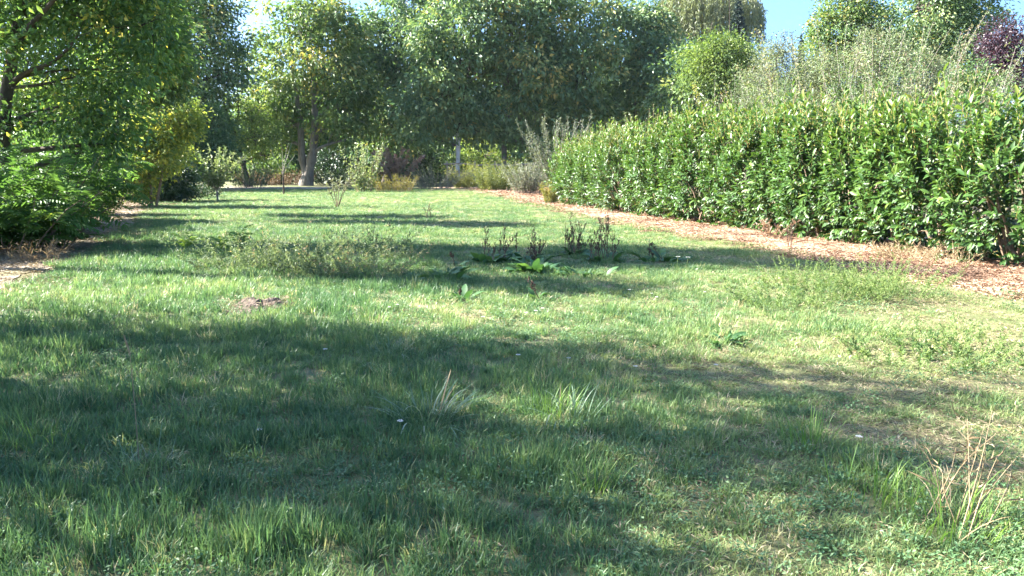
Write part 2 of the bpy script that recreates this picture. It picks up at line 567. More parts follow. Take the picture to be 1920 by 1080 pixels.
def shoots(r, base, n, h, spread, per, r0=.1, m=6, curve=.25, t0=.12, ang=50, jitter=.35, droop=.0, hv=(.6, 1.05), power=1.0, fuzz=0, wob=.012):
    """upright shoots out of one foot; returns stems (n, m, 3) and leaf arrays P, D, N, shoot index"""
    a = r.uniform(0, 2 * np.pi, n)
    q = np.sqrt(r.random(n))
    rad = np.stack([np.cos(a), np.sin(a), a * 0], 1)
    B = base + rad * (q * r0)[:, None]
    up = nrm(A([0, 0, 1.0]) + rad * (q * spread)[:, None] + r.normal(size=(n, 3)) * .08)
    ln = h * r.uniform(hv[0], hv[1], n)
    t = np.linspace(0, 1, m)
    st = B[:, None] + up[:, None] * (ln[:, None] * t)[:, :, None] + (rad * (curve * ln * q)[:, None])[:, None] * (t ** 2)[None, :, None] * 1.0
    st = st + r.normal(size=st.shape) * (wob * h) * t[None, :, None]
    if droop:
        st[:, :, 2] -= (droop * ln)[:, None] * (t ** 2.2)[None]
    tl = t0 + (1 - t0) * r.random((n, per)) ** power
    si = np.repeat(np.arange(n), per)
    f = (tl * (m - 1)).ravel()
    i0 = np.minimum(f.astype(int), m - 2)
    fr = (f - i0)[:, None]
    P = st[si, i0] * (1 - fr) + st[si, i0 + 1] * fr
    if fuzz:
        P = P + r.normal(size=P.shape) * fuzz * np.repeat(r.uniform(.5, 1.6, n), per)[:, None]
    T = nrm(st[si, i0 + 1] - st[si, i0])
    side = nrm(np.cross(T, rdir(r, len(P))))
    aa = math.radians(ang)
    D = T * math.cos(aa) + side * math.sin(aa) + r.normal(size=P.shape) * jitter
    N = T * .8 - side * .2 + r.normal(size=P.shape) * .4
    return st, P, D, N, si


def shoot_plant(name, label, cat, loc, n, h, spread, per, L, W, mat, stem_mat, seed=1, group=None, r0=.1, stem_r=.006, tint=(.45, .2), leaf='foliage',
                stem='stem', trunk=None, seg=1, kind=None, sides=4, **kw):
    r = np.random.default_rng(seed)
    loc = np.asarray(loc, float)
    root = thing(name, label, cat, loc, group)
    b = loc.copy()
    if trunk:
        b = loc + A([r.normal() * .03, r.normal() * .03, trunk[0]])
        pp, rr = spline([loc - A([0, 0, .05]), (loc + b) / 2 + A([.02, 0, 0]), b + A([0, 0, .25 * h])], [trunk[1] * 1.25, trunk[1], trunk[1] * .5], 7)
        Vt, Ft = tubes(pp[None], rr[None], 7)
        part('trunk', Vt, Ft, trunk[2], root, smooth=True)
    st, P, D, N, si = shoots(r, b, n, h, spread, per, r0=r0, **kw)
    m = st.shape[1]
    Vs, Fs = tubes(st, np.repeat((stem_r * np.linspace(1, .35, m))[None], n, 0), sides)
    part(stem, Vs, Fs, stem_mat, root)
    if per:
        tn = np.clip(r.normal(tint[0], tint[1] * .7, n)[si] + r.normal(0, tint[1] * .6, len(P)), 0, 1)
        Ls = L * r.uniform(.6, 1.2, len(P))
        V, F, k = leaf_arrays(P, D, N, Ls, Ls * W / L, seg)
        part(leaf, V, F, mat, root, tint=np.repeat(tn, k))
    return root


WG = 'walnut trees along the far end of the lawn'
tree('walnut_tree', 'tall walnut tree with a forked grey trunk behind the far lawn edge', 'tree', 76,
     [([(573, 346), (580, 318), (588, 285), (592, 230), (588, 150), (580, 60)], [.62, .46, .40, .34, .24, .1]),
      ([(574, 325, .3), (563, 300, .4), (563, 250, .4), (556, 190, .4), (545, 120, .4)], [.34, .36, .30, .22, .1])],
     [(575, 90, 92, 80), (525, 150, 66, 70), (640, 110, 55, 85), (545, 50, 62, 42), (610, 180, 75, 55), (500, 215, 50, 55), (605, 38, 58, 36), (660, 200, 45, 60), (540, 235, 50, 35), (500, 265, 34, 30), (650, 262, 34, 30), (620, 240, 36, 26)],
     M_walnut_light, M_bark, 232, 1.25, 74, .50, .24, .6, seed=21, group=WG, tint_shift=.02)
tree('walnut_tree', 'dark walnut tree right behind the reddish smoke bush', 'tree', 82,
     [([(724, 344), (728, 290), (735, 220), (742, 120), (745, 40)], [.4, .34, .3, .22, .08])],
     [(742, 65, 76, 76), (722, 165, 62, 70), (790, 130, 58, 86), (765, 0, 56, 45), (702, 95, 42, 60), (735, 235, 70, 46), (770, 262, 44, 26), (695, 268, 34, 26), (700, 45, 26, 34), (800, 45, 40, 60)],
     M_walnut, M_bark_dark, 215, 1.25, 74, .50, .24, .6, seed=22, group=WG, tint_shift=-.06)
tree('walnut_tree', 'walnut tree with a patchy whitewashed trunk behind golden shrub', 'tree', 75,
     [([(858, 348), (858, 318), (859, 285), (859, 250)], [.26, .23, .21, .19])],
     [(850, 60, 72, 78), (882, 145, 66, 74), (828, 165, 52, 74), (905, 45, 52, 58), (862, -15, 66, 40), (835, 228, 50, 30), (886, 236, 40, 34), (780, 215, 50, 50), (816, 262, 26, 22), (820, 100, 40, 60)],
     M_walnut, M_bark_white, 202, 1.25, 74, .50, .24, .6, seed=23, group=WG, tint_shift=.06, bark_mid=M_bark_dark)
tree('walnut_tree', 'walnut tree with a straight dark trunk beside the hedge end', 'tree', 77,
     [([(945, 348), (946, 310), (944, 260), (950, 180), (958, 60)], [.30, .26, .24, .18, .07])],
     [(960, 50, 72, 76), (992, 130, 64, 76), (930, 140, 54, 76), (1005, 25, 54, 48), (950, -18, 60, 38), (955, 215, 70, 34), (915, 250, 30, 24), (985, 256, 36, 28), (1015, 205, 44, 56)],
     M_walnut, M_bark, 206, 1.25, 74, .50, .24, .6, seed=24, group=WG, tint_shift=.08)
tree('walnut_tree', 'bushy walnut tree rising behind the grey upright shrub', 'tree', 79,
     [([(1092, 347), (1090, 290), (1084, 200), (1080, 80)], [.36, .3, .24, .08])],
     [(1070, 62, 66, 76), (1102, 130, 70, 74), (1048, 170, 54, 64), (1112, 36, 48, 38), (1080, 225, 70, 50), (1035, 262, 36, 30), (1060, 0, 50, 26)],
     M_walnut, M_bark_dark, 184, 1.25, 74, .50, .24, .6, seed=25, group=WG, tint_shift=.05)
tree('walnut_tree', 'dark walnut tree stepping down beside the weeping willow', 'tree', 80,
     [([(1192, 347), (1192, 290), (1190, 200), (1188, 90)], [.36, .3, .22, .07])],
     [(1182, 85, 62, 56), (1212, 62, 40, 44), (1238, 130, 56, 52), (1158, 160, 54, 56), (1205, 190, 72, 40), (1185, 30, 24, 22)],
     M_walnut, M_bark_dark, 180, 1.15, 72, .48, .22, .6, seed=26, group=WG, tint_shift=.0)
tree('walnut_tree', 'low dark tree in front of the yellow green round tree', 'tree', 73,
     [([(1305, 348), (1305, 280), (1305, 180)], [.3, .24, .1])],
     [(1285, 135, 48, 38), (1328, 150, 52, 36), (1368, 168, 30, 28), (1305, 185, 80, 40)],
     M_walnut, M_bark_dark, 150, 1.1, 80, .44, .20, .5, seed=27, group=WG, tint_shift=-.12)

# trees at the side of the lawn that shade it, some of them beside the camera
tree('shade_tree', 'tall bluish green tree behind the shrubs beside the sky gap', 'tree', 67,
     [([(330, 352), (335, 250), (340, 120), (345, 0)], [.35, .3, .2, .08])],
     [(330, 60, 86, 76), (388, 110, 62, 66), (418, 55, 38, 56), (300, 140, 76, 76), (380, 190, 56, 46), (340, 0, 80, 46), (436, 135, 24, 40), (260, 60, 76, 86), (405, 8, 30, 30), (330, 225, 80, 50)],
     M_walnut, M_bark_dark, 300, 1.2, 92, .38, .17, .5, seed=31, tint_shift=-.02)
tree('overhanging_tree', 'broad leafy tree overhanging the pinnate shrubs with bare dark branches', 'tree', 16.7,
     [([(8, 440), (4, 300), (8, 180), (40, 20), (70, -150), (90, -300)], [.16, .14, .12, .10, .07, .03]),
      ([(14, 165, 0), (60, 135, -.2), (110, 130, -.4), (160, 106, -.7), (185, 80, -.8)], [.075, .055, .04, .03, .016]),
      ([(14, 130, 0), (60, 75, -.4), (110, 45, -.7), (165, 0, -.9)], [.09, .07, .05, .03])],
     [(60, 30, 105, 60), (180, 20, 86, 70), (165, 140, 80, 66), (225, 130, 56, 60), (190, 215, 62, 60), (208, 268, 42, 36), (280, 50, 50, 60), (230, -30, 90, 60),
      (60, -90, 150, 80), (180, -130, 130, 76, -1.3), (-80, 20, 110, 100), (60, -250, 160, 110, -1.3), (130, -340, 120, 80, .3), (250, -190, 80, 70, -1.5), (20, -380, 90, 60), (150, -450, 120, 70, -.5), (210, -540, 100, 70, -1.3), (120, -290, 110, 80, 1.2), (190, -430, 100, 70, .9), (240, -330, 90, 80, -1.0), (110, 200, 60, 50), (25, 235, 50, 40), (150, 285, 50, 30), (0, 215, 40, 40, -1.2), (20, 110, 40, 30, -1.2)],
     M_near, M_bark_dark, 600, .54, 74, .135, .066, .45, seed=32, hollow=.35, twig_r=.009, squash=.6)
tree('side_tree', 'dark tree with a few yellow leaves between overhanging tree and tall bluish tree', 'tree', 24.8,
     [([(150, 420), (170, 300), (215, 150), (250, -20)], [.17, .14, .10, .04])],
     [(265, 30, 62, 60), (292, 95, 36, 46), (245, 110, 60, 50), (252, -50, 76, 60), (285, -20, 44, 46)],
     M_near, M_bark_dark, 440, .45, 46, .16, .075, .45, seed=33, tint_shift=.05, twig_r=.01, squash=.55)
tree('side_tree', 'small dark tree above the yellow green bush', 'tree', 27.6,
     [([(170, 405), (205, 260), (300, 100)], [.14, .12, .05])],
     [(312, 130, 40, 44), (285, 160, 44, 38), (325, 90, 28, 34), (312, 62, 26, 28)],
     M_walnut, M_bark_dark, 260, .5, 44, .17, .08, .45, seed=34, twig_r=.012, squash=.5)
tree('backdrop_tree', 'leafy tree filling the gap behind the overhanging tree', 'tree', 62,
     [([(60, 360), (62, 250), (66, 60)], [.2, .16, .06])],
     [(60, 110, 90, 80), (120, 60, 90, 80), (20, 220, 80, 60), (110, 230, 90, 60), (160, 160, 70, 70), (50, 10, 90, 60), (-30, 120, 80, 80), (190, 260, 60, 50), (40, 300, 90, 40), (140, 310, 80, 40)],
     M_mid, M_bark_dark, 420, 1.1, 60, .36, .17, .45, seed=35, tint_shift=-.05)
tree('verge_thicket', 'leafy green thicket behind the pinnate shrubs', 'shrub', 22,
     [([(110, 420), (112, 340), (116, 280)], [.05, .04, .02]), ([(150, 420), (165, 340), (180, 290)], [.05, .04, .02])],
     [(100, 300, 60, 44), (40, 325, 60, 40), (150, 312, 40, 40), (70, 355, 70, 36), (150, 345, 30, 30), (0, 330, 50, 44)],
     M_mid, M_twig, 300, .34, 46, .12, .065, .35, seed=36, twig_r=.007)
tree('verge_thicket', 'yellowish leafy thicket between the pinnate shrubs and the yellow green bush', 'shrub', 27,
     [([(205, 410), (208, 340), (212, 300)], [.05, .04, .02])],
     [(188, 310, 40, 40), (200, 340, 24, 30), (165, 345, 34, 34), (165, 372, 30, 18)],
     M_yellow, M_twig, 170, .36, 44, .12, .07, .35, seed=37, twig_r=.007, tint_shift=-.1)


def free_tree(name, label, x, y, h, R, seed, low=.25, mat=None, n=420, cl=.5, L=.15):
    """a shade tree beside the camera, outside the picture: given in metres"""
    r = np.random.default_rng(seed)
    base = A([x, y, float(gz(x, y))])
    root = thing(name, label, 'tree', base, 'trees beside the camera that shade the lawn')
    blobs = []
    for i in range(11):
        z = h * (low + (1 - low) * (i + .5) / 11)
        k = 1.08 - .52 * (i + .5) / 11
        a = r.uniform(0, 2 * np.pi)
        rr = R * k * .55
        blobs.append((A([x + math.cos(a) * rr * .8, y + math.sin(a) * rr * .8, z * .93]), A([R * k * .55, R * k * .55, h * .085])))
    P, D, N, tn, cc, bi = crown_points(r, blobs, n, cl, 46, .4, .3)
    V, F, k = leaf_arrays(P, D, N, L * r.uniform(.7, 1.2, len(P)), L * .5, 1)
    part('crown', V, F, mat or M_near, root, tint=np.repeat(tn, k))
    pp, rr = spline([base - A([0, 0, .1]), base + A([.1, 0, h * .5]), base + A([0, .1, h * .92])], [.19, .13, .03], 10)
    Vt, Ft = tubes(pp[None], rr[None], 8)
    part('trunk', Vt, Ft, M_bark_dark, root, smooth=True)
    for i, (c, Rr) in enumerate(blobs):
        st = pp[np.argmin(np.abs(pp[:, 2] - c[2] * .8))]
        q, rq = spline([st, (st + c) / 2 + A([0, 0, .1]), c], [.06, .04, .02], 5)
        part('branch', *tubes(q[None], rq[None], 5), M_bark_dark, root)
    return root


GT = 'leafy tree beside the camera casting shade over the near lawn'
free_tree('garden_tree', 'slim leafy tree beside the camera casting a narrow shade strip', -9.0, 12.5, 8.6, .9, 44, low=.62, n=90)
free_tree('garden_tree', GT, -8.9, 8.15, 9.7, 1.45, 41, low=.2, n=170)
free_tree('garden_tree', GT, -9.0, 6.4, 10.2, 1.25, 42, low=.2, n=160)
free_tree('garden_tree', GT, -8.2, 4.9, 6.8, 1.6, 43, low=.2, n=135)

tree('yellow_bush', 'sunlit yellow green bush in front of the small dark tree', 'shrub', 33,
     [([(285, 392), (280, 320), (275, 250)], [.06, .05, .02]), ([(292, 392), (305, 320), (318, 240)], [.06, .05, .02])],
     [(270, 240, 50, 50), (322, 222, 42, 42), (245, 290, 44, 50), (300, 290, 44, 44), (228, 335, 30, 36), (350, 230, 24, 30), (255, 345, 30, 30)],
     M_yellow, M_twig, 380, .42, 50, .16, .09, .35, seed=51, twig_r=.008, tint_shift=.2)
tree('yellow_bush', 'backlit yellow green bush behind the overhanging trunk', 'shrub', 24,
     [([(45, 420), (45, 300), (40, 220)], [.05, .04, .02])],
     [(38, 205, 48, 46), (72, 245, 44, 40), (15, 255, 40, 40), (60, 180, 34, 30), (85, 210, 26, 30)],
     M_yellow, M_twig, 230, .36, 44, .13, .08, .35, seed=52, twig_r=.007)
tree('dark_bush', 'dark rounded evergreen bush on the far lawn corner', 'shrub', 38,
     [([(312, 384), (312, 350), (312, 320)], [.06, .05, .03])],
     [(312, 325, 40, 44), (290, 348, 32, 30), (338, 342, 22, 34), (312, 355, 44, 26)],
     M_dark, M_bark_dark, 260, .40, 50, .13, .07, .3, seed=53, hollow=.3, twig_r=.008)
tree('lit_top_leaves', 'yellow green leaf clump added for the sunlit top of the dark rounded bush', 'shrub', 40,  # added yellow leaves stand in for light on top of the dark bush
     [([(335, 380), (335, 330), (336, 295)], [.04, .03, .015])],
     [(336, 290, 22, 14), (322, 300, 20, 14), (348, 302, 16, 14)],
     M_yellow, M_twig, 60, .32, 40, .14, .09, .3, seed=54, tint_shift=.25, twig_r=.007)
tree('understory_tree', 'dark leafy understory tree behind the pear sapling', 'tree', 62,
     [([(392, 352), (392, 300), (392, 240)], [.12, .1, .05])],
     [(388, 240, 44, 42), (360, 270, 34, 36), (412, 282, 34, 34), (372, 310, 36, 30)],
     M_mid, M_bark_dark, 240, .7, 40, .26, .13, .45, seed=55, tint_shift=-.22)
tree('plum_tree', 'old fruit tree with a dark leaning trunk beside the forked walnut', 'tree', 70,
     [([(466, 352), (460, 325), (452, 290), (436, 240), (424, 212), (420, 190)], [.30, .26, .22, .17, .13, .06]),
      ([(436, 240, 0), (420, 230, .2), (402, 224, .4)], [.12, .09, .05]), ([(436, 240, 0), (446, 215, .3), (442, 190, .5)], [.12, .08, .04])],
     [(425, 200, 42, 24), (486, 255, 34, 40), (398, 190, 30, 26), (470, 225, 30, 28), (505, 290, 36, 36), (440, 275, 22, 30)],
     M_yellow, M_bark_dark, 190, .6, 34, .24, .12, .45, seed=56, tint_shift=-.12)
UG = 'shrubs in the shade under the walnut row'
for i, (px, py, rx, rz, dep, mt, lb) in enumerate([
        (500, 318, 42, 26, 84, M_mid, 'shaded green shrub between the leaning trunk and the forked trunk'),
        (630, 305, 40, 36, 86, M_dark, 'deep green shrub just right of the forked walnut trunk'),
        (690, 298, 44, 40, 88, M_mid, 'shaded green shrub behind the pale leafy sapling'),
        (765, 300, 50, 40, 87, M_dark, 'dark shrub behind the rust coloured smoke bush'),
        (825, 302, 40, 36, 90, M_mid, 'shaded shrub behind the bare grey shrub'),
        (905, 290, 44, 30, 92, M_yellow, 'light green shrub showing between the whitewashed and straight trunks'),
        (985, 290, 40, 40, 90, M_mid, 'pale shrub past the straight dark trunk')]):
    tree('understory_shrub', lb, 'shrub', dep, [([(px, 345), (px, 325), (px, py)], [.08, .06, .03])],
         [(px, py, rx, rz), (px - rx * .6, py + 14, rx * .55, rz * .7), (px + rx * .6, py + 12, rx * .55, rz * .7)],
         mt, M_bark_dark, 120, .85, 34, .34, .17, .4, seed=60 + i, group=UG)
FG = 'far trees closing the view behind the walnut row'
for i, (px, tp) in enumerate([(180, 150), (330, 190), (480, 190), (600, 110), (720, 100), (840, 80), (960, 80), (1080, 90), (1190, 130), (1290, 170), (1420, 180), (1560, 150)]):
    m_ = (tp + 330) / 2
    tree('far_tree', 'distant tree glimpsed through gaps behind the walnut row', 'tree', 106 + 6 * (i % 2), [([(px, 338), (px, 300), (px, 250)], [.2, .16, .08])],
         [(px, tp + 45, 70, 50), (px - 35, m_, 62, 60), (px + 40, m_ + 10, 62, 60), (px, m_ + 30, 70, 50), (px - 40, 300, 60, 34), (px + 40, 305, 60, 34)],
         M_mid, M_bark_dark, 260, 1.5, 44, .62, .32, .4, seed=80 + i, group=FG, tint_shift=-.05)

# behind the hedge
tree('golden_tree', 'rounded yellow green tree below the weeping willow', 'tree', 66,
     [([(1350, 352), (1352, 250), (1352, 140)], [.2, .16, .06])],
     [(1352, 120, 50, 46), (1318, 130, 36, 40), (1392, 132, 38, 42), (1352, 95, 34, 26), (1420, 165, 36, 36)],
     M_yellow, M_bark_dark, 230, 1.0, 56, .26, .12, .4, hollow=.3, seed=91, tint_shift=-.18)
r_ = np.random.default_rng(92)


def willow(label, depth, px, top, rx, bottom, seed, nst=520):
    r = np.random.default_rng(seed)
    s = depth / FPX
    base = at(px, 400, depth)
    base[2] = 0
    root = thing('weeping_willow', label, 'tree', base)
    c = at(px, top + rx * .55, depth)
    a = r.uniform(0, 2 * np.pi, nst)
    q = np.sqrt(r.random(nst))
    R = rx * s
    st = c + np.stack([np.cos(a) * q * R, np.sin(a) * q * R, np.sqrt(np.maximum(0, 1 - q * q * .85)) * R * .55 + r.normal(0, .25, nst)], 1)
    ln = r.uniform(.35, 1.0, nst) * (bottom - top) * s * .75
    t = np.linspace(0, 1, 6)
    out = np.stack([np.cos(a), np.sin(a), a * 0], 1)
    pts = st[:, None] + out[:, None] * (.12 * R * np.sqrt(t))[None, :, None] + A([0, 0, -1.0]) * (ln[:, None] * t)[:, :, None]
    pts += r.normal(size=pts.shape) * .09
    V, F = tubes(pts, np.tile(np.linspace(.03, .012, 6), (nst, 1)), 3)
    part('branch', V, F, M_willow_twig, root)
    per = 34
    si = np.repeat(np.arange(nst), per)
    f = r.random(nst * per) * 4.98
    i0 = f.astype(int)
    P = pts[si, i0] * (1 - (f - i0))[:, None] + pts[si, i0 + 1] * (f - i0)[:, None] + r.normal(size=(nst * per, 3)) * .12
    D = A([0, 0, -.9]) + r.normal(size=P.shape) * .4
    V, F, k = leaf_arrays(P, D, rdir(r, len(P)), .42 * r.uniform(.7, 1.2, len(P)), .11, 1)
    part('crown', V, F, M_willow, root, tint=np.repeat(np.clip(r.normal(.5, .14, nst)[si] + r.normal(0, .15, len(P)), 0, 1), k))
    pp, rr = spline([base, at(px - 5, 150, depth), c], [.6, .5, .2], 9)
    part('trunk', *tubes(pp[None], rr[None], 8), M_bark, root, smooth=True)
    for i in range(9):
        e = st[r.integers(nst)]
        q_, rq = spline([pp[5], (pp[6] + e) / 2 + A([0, 0, .8]), e], [.25, .15, .05], 7)
        part('limb', *tubes(q_[None], rq[None], 5), M_bark, root)


M_willow_twig = rough_mat('willow_twig', [(.3, (.16, .15, .07)), (.7, (.30, .27, .14))], 10, 3, .2)
willow('broad weeping willow with hanging pale foliage against the sky', 92, 1322, -14, 98, 120, 93, 640)


def spruce(label, depth, px, top, half, seed, bottom=345, n=2600):
    r = np.random.default_rng(seed)
    s = depth / FPX
    base = at(px, 400, depth)
    base[2] = 0
    topp = at(px, top, depth)
    H = topp[2]
    root = thing('spruce_tree', label, 'tree', base)
    part('trunk', *tubes(np.stack([base, (base + topp) / 2, topp])[None], A([[.25, .15, .02]]), 7), M_bark_dark, root, smooth=True)
    rb = half * s / .38
    z = H * (1 - r.random(n) ** .6 * .92)
    a = r.uniform(0, 2 * np.pi, n)
    ln = np.maximum(.12, (1 - z / H) * rb * r.uniform(.6, 1.1, n))
    out = np.stack([np.cos(a), np.sin(a), a * 0], 1)
    t = np.linspace(0, 1, 4)
    B = np.stack([base[0] + z * 0, base[1] + z * 0, z], 1)
    pts = B[:, None] + out[:, None] * (ln[:, None] * t)[:, :, None] + A([0, 0, 1]) * (ln[:, None] * (-.35 * t + .22 * t * t))[:, :, None]
    part('branch', *tubes(pts, np.tile(A([.03, .02, .012, .006]), (n, 1)), 3), M_bark_dark, root)
    per = 9
    si = np.repeat(np.arange(n), per)
    f = np.clip(r.random(n * per) ** .7, .05, .99) * 2.98
    i0 = f.astype(int)
    P = pts[si, i0] * (1 - (f - i0))[:, None] + pts[si, i0 + 1] * (f - i0)[:, None]
    D = out[si] * .6 + A([0, 0, -.35]) + r.normal(size=P.shape) * .35
    V, F, k = leaf_arrays(P, D, rdir(r, len(P)) + A([0, 0, .6]), .38 * r.uniform(.6, 1.2, len(P)), .12, 1)
    part('crown', V, F, M_spruce, root, tint=np.repeat(np.clip(r.normal(.45, .2, len(P)), 0, 1), k))


spruce('dark spruce tip standing in front of the weeping willow', 84, 1368, -4, 34, 94)
spruce('thin distant spruce spire against the sky above the brownish shrub', 110, 1486, 62, 11, 95, n=1500)

tree('brownish_tree', 'brownish grey small tree with thin twigs behind the hedge', 'tree', 40,
     [([(1450, 380), (1452, 260), (1455, 130)], [.08, .06, .02])],
     [(1440, 140, 42, 44), (1478, 120, 34, 44), (1420, 170, 34, 34), (1500, 165, 44, 40), (1460, 90, 22, 26), (1475, 185, 60, 30)],
     M_brownish, M_greytwig, 330, .42, 40, .13, .06, .2, seed=96, twig_r=.008, hollow=.3)
tree('poplar_tree', 'light green tree with a few yellow leaves beside the dark one behind hedge', 'tree', 46,
     [([(1590, 372), (1590, 200), (1592, 40)], [.16, .12, .04])],
     [(1590, 55, 52, 62), (1552, 100, 38, 50), (1630, 60, 46, 60), (1600, 0, 44, 38), (1640, 110, 44, 44), (1545, 60, 22, 34)],
     M_mid, M_bark, 380, .5, 42, .19, .10, .35, seed=97, tint_shift=.16)
tree('dense_tree', 'dense dark green tree at the far back beside the purple tree', 'tree', 52,
     [([(1770, 365), (1770, 200), (1768, 40)], [.22, .18, .05])],
     [(1760, 50, 66, 62), (1815, 30, 60, 60), (1710, 20, 56, 56), (1780, -30, 70, 46), (1845, 70, 42, 50), (1800, 105, 56, 40), (1730, 95, 50, 40)],
     M_walnut, M_bark_dark, 260, .85, 84, .24, .12, .45, seed=98, tint_shift=.02)
tree('olive_shrub', 'tall loose olive green shrub leaning above the hedge top', 'shrub', 29,
     [([(1640, 420), (1640, 250), (1645, 120)], [.07, .05, .02]), ([(1660, 420), (1690, 260), (1720, 150)], [.06, .04, .02])],
     [(1600, 150, 54, 52), (1665, 135, 56, 56), (1725, 150, 54, 50), (1560, 175, 44, 44), (1775, 160, 40, 36), (1640, 95, 36, 40), (1690, 190, 90, 34), (1540, 130, 24, 36)],
     M_brownish, M_greytwig, 640, .34, 42, .095, .04, .1, seed=99, tint_shift=.1, twig_r=.006, hollow=.3)
tree('purple_tree', 'purple leaved plum tree rising above the hedge', 'tree', 30,
     [([(1892, 420), (1890, 260), (1888, 100)], [.09, .07, .03])],
     [(1888, 90, 34, 46), (1915, 110, 40, 46), (1868, 125, 26, 36), (1905, 150, 46, 30), (1890, 55, 18, 24), (1870, 80, 18, 26)],
     M_purple, M_bark_dark, 200, .46, 42, .12, .06, .2, seed=100, twig_r=.008, hollow=.25)
tree('pale_shrub', 'small pale green shrub between the olive shrub and the purple tree', 'shrub', 26,
     [([(1828, 420), (1828, 260), (1826, 150)], [.05, .04, .02])],
     [(1826, 150, 28, 32), (1850, 170, 26, 26), (1806, 175, 22, 24)],
     M_mid, M_twig, 110, .3, 36, .10, .055, .2, seed=101, twig_r=.006)

SG = 'feathery screen of shrubs directly behind the hedge'
for i, (px, dep, h, n, mt, tn, lb) in enumerate([
        (1425, 33, 6.0, 44, M_brownish, .5, 'brownish feathery shrub at the left of the screen behind the hedge'),
        (1490, 30, 5.7, 46, M_greyfeather, .45, 'dull feathery shrub below the thin spruce spire'),
        (1560, 27, 6.3, 50, M_greyfeather, .65, 'pale wispy shrub in front of the light green tree'),
        (1640, 25, 6.1, 50, M_greyfeather, .5, 'olive wispy shrub reaching up in front of the dense dark tree'),
        (1715, 24, 5.4, 50, M_brownish, .7, 'olive feathery shrub behind the highest part of hedge'),
        (1785, 23, 4.6, 40, M_greyfeather, .6, 'grey green feathery shrub left of the purple tree'),
        (1380, 36, 5.6, 40, M_mid, .5, 'green feathery shrub under the yellow green round tree')]):
    gl = at(px, 395, dep)
    gl[2] = 0
    shoot_plant('feathery_shrub', lb, 'shrub', gl, n, h, .24, 250, .11, .042, mt, M_greytwig, 120 + i, SG, r0=1.0, stem_r=.012, ang=55, tint=(tn, .3), t0=.25, curve=.14, hv=(.45, 1.05), fuzz=.12, wob=.022, power=.8)

# pear-like shrub just behind the hedge, upright shoots
gl = at(1225, 395, 34)
gl[2] = 0
shoot_plant('fruit_shrub', 'light green fruit shrub with upright shoots showing over the hedge', 'shrub', gl, 60, 4.1, .42, 60, .13, .075, M_pale, M_twig, 110, r0=.9, stem_r=.016, ang=55, tint=(.4, .25), t0=.3, curve=.12)
gl = at(1150, 395, 36)
gl[2] = 0
shoot_plant('thorn_shrub', 'dull grey thorny shrub between upright grey shrub and fruit shrub', 'shrub', gl, 50, 3.5, .35, 46, .11, .055, M_brownish, M_greytwig, 111, r0=.8, stem_r=.014, ang=50, tint=(.4, .25), t0=.25, curve=.1)
gl = at(1048, 380, 46)
gl[2] = 0
shoot_plant('grey_shrub', 'upright grey green shrub with wand like shoots at hedge end', 'shrub', gl, 60, 4.7, .42, 150, .15, .06, M_grey, M_greytwig, 112, r0=.5, stem_r=.016, ang=35, tint=(.35, .25), t0=.2, curve=.1, hv=(.5, 1.05), fuzz=.05, wob=.02)
gl = at(1330, 400, 30)
gl[2] = 0
shoot_plant('pine_shrub', 'bluish shrub with fine upright tips just above the hedge', 'shrub', gl, 70, 3.5, .5, 60, .10, .03, M_grey, M_greytwig, 113, r0=1.3, stem_r=.012, ang=45, tint=(.25, .2), t0=.3, curve=.08)

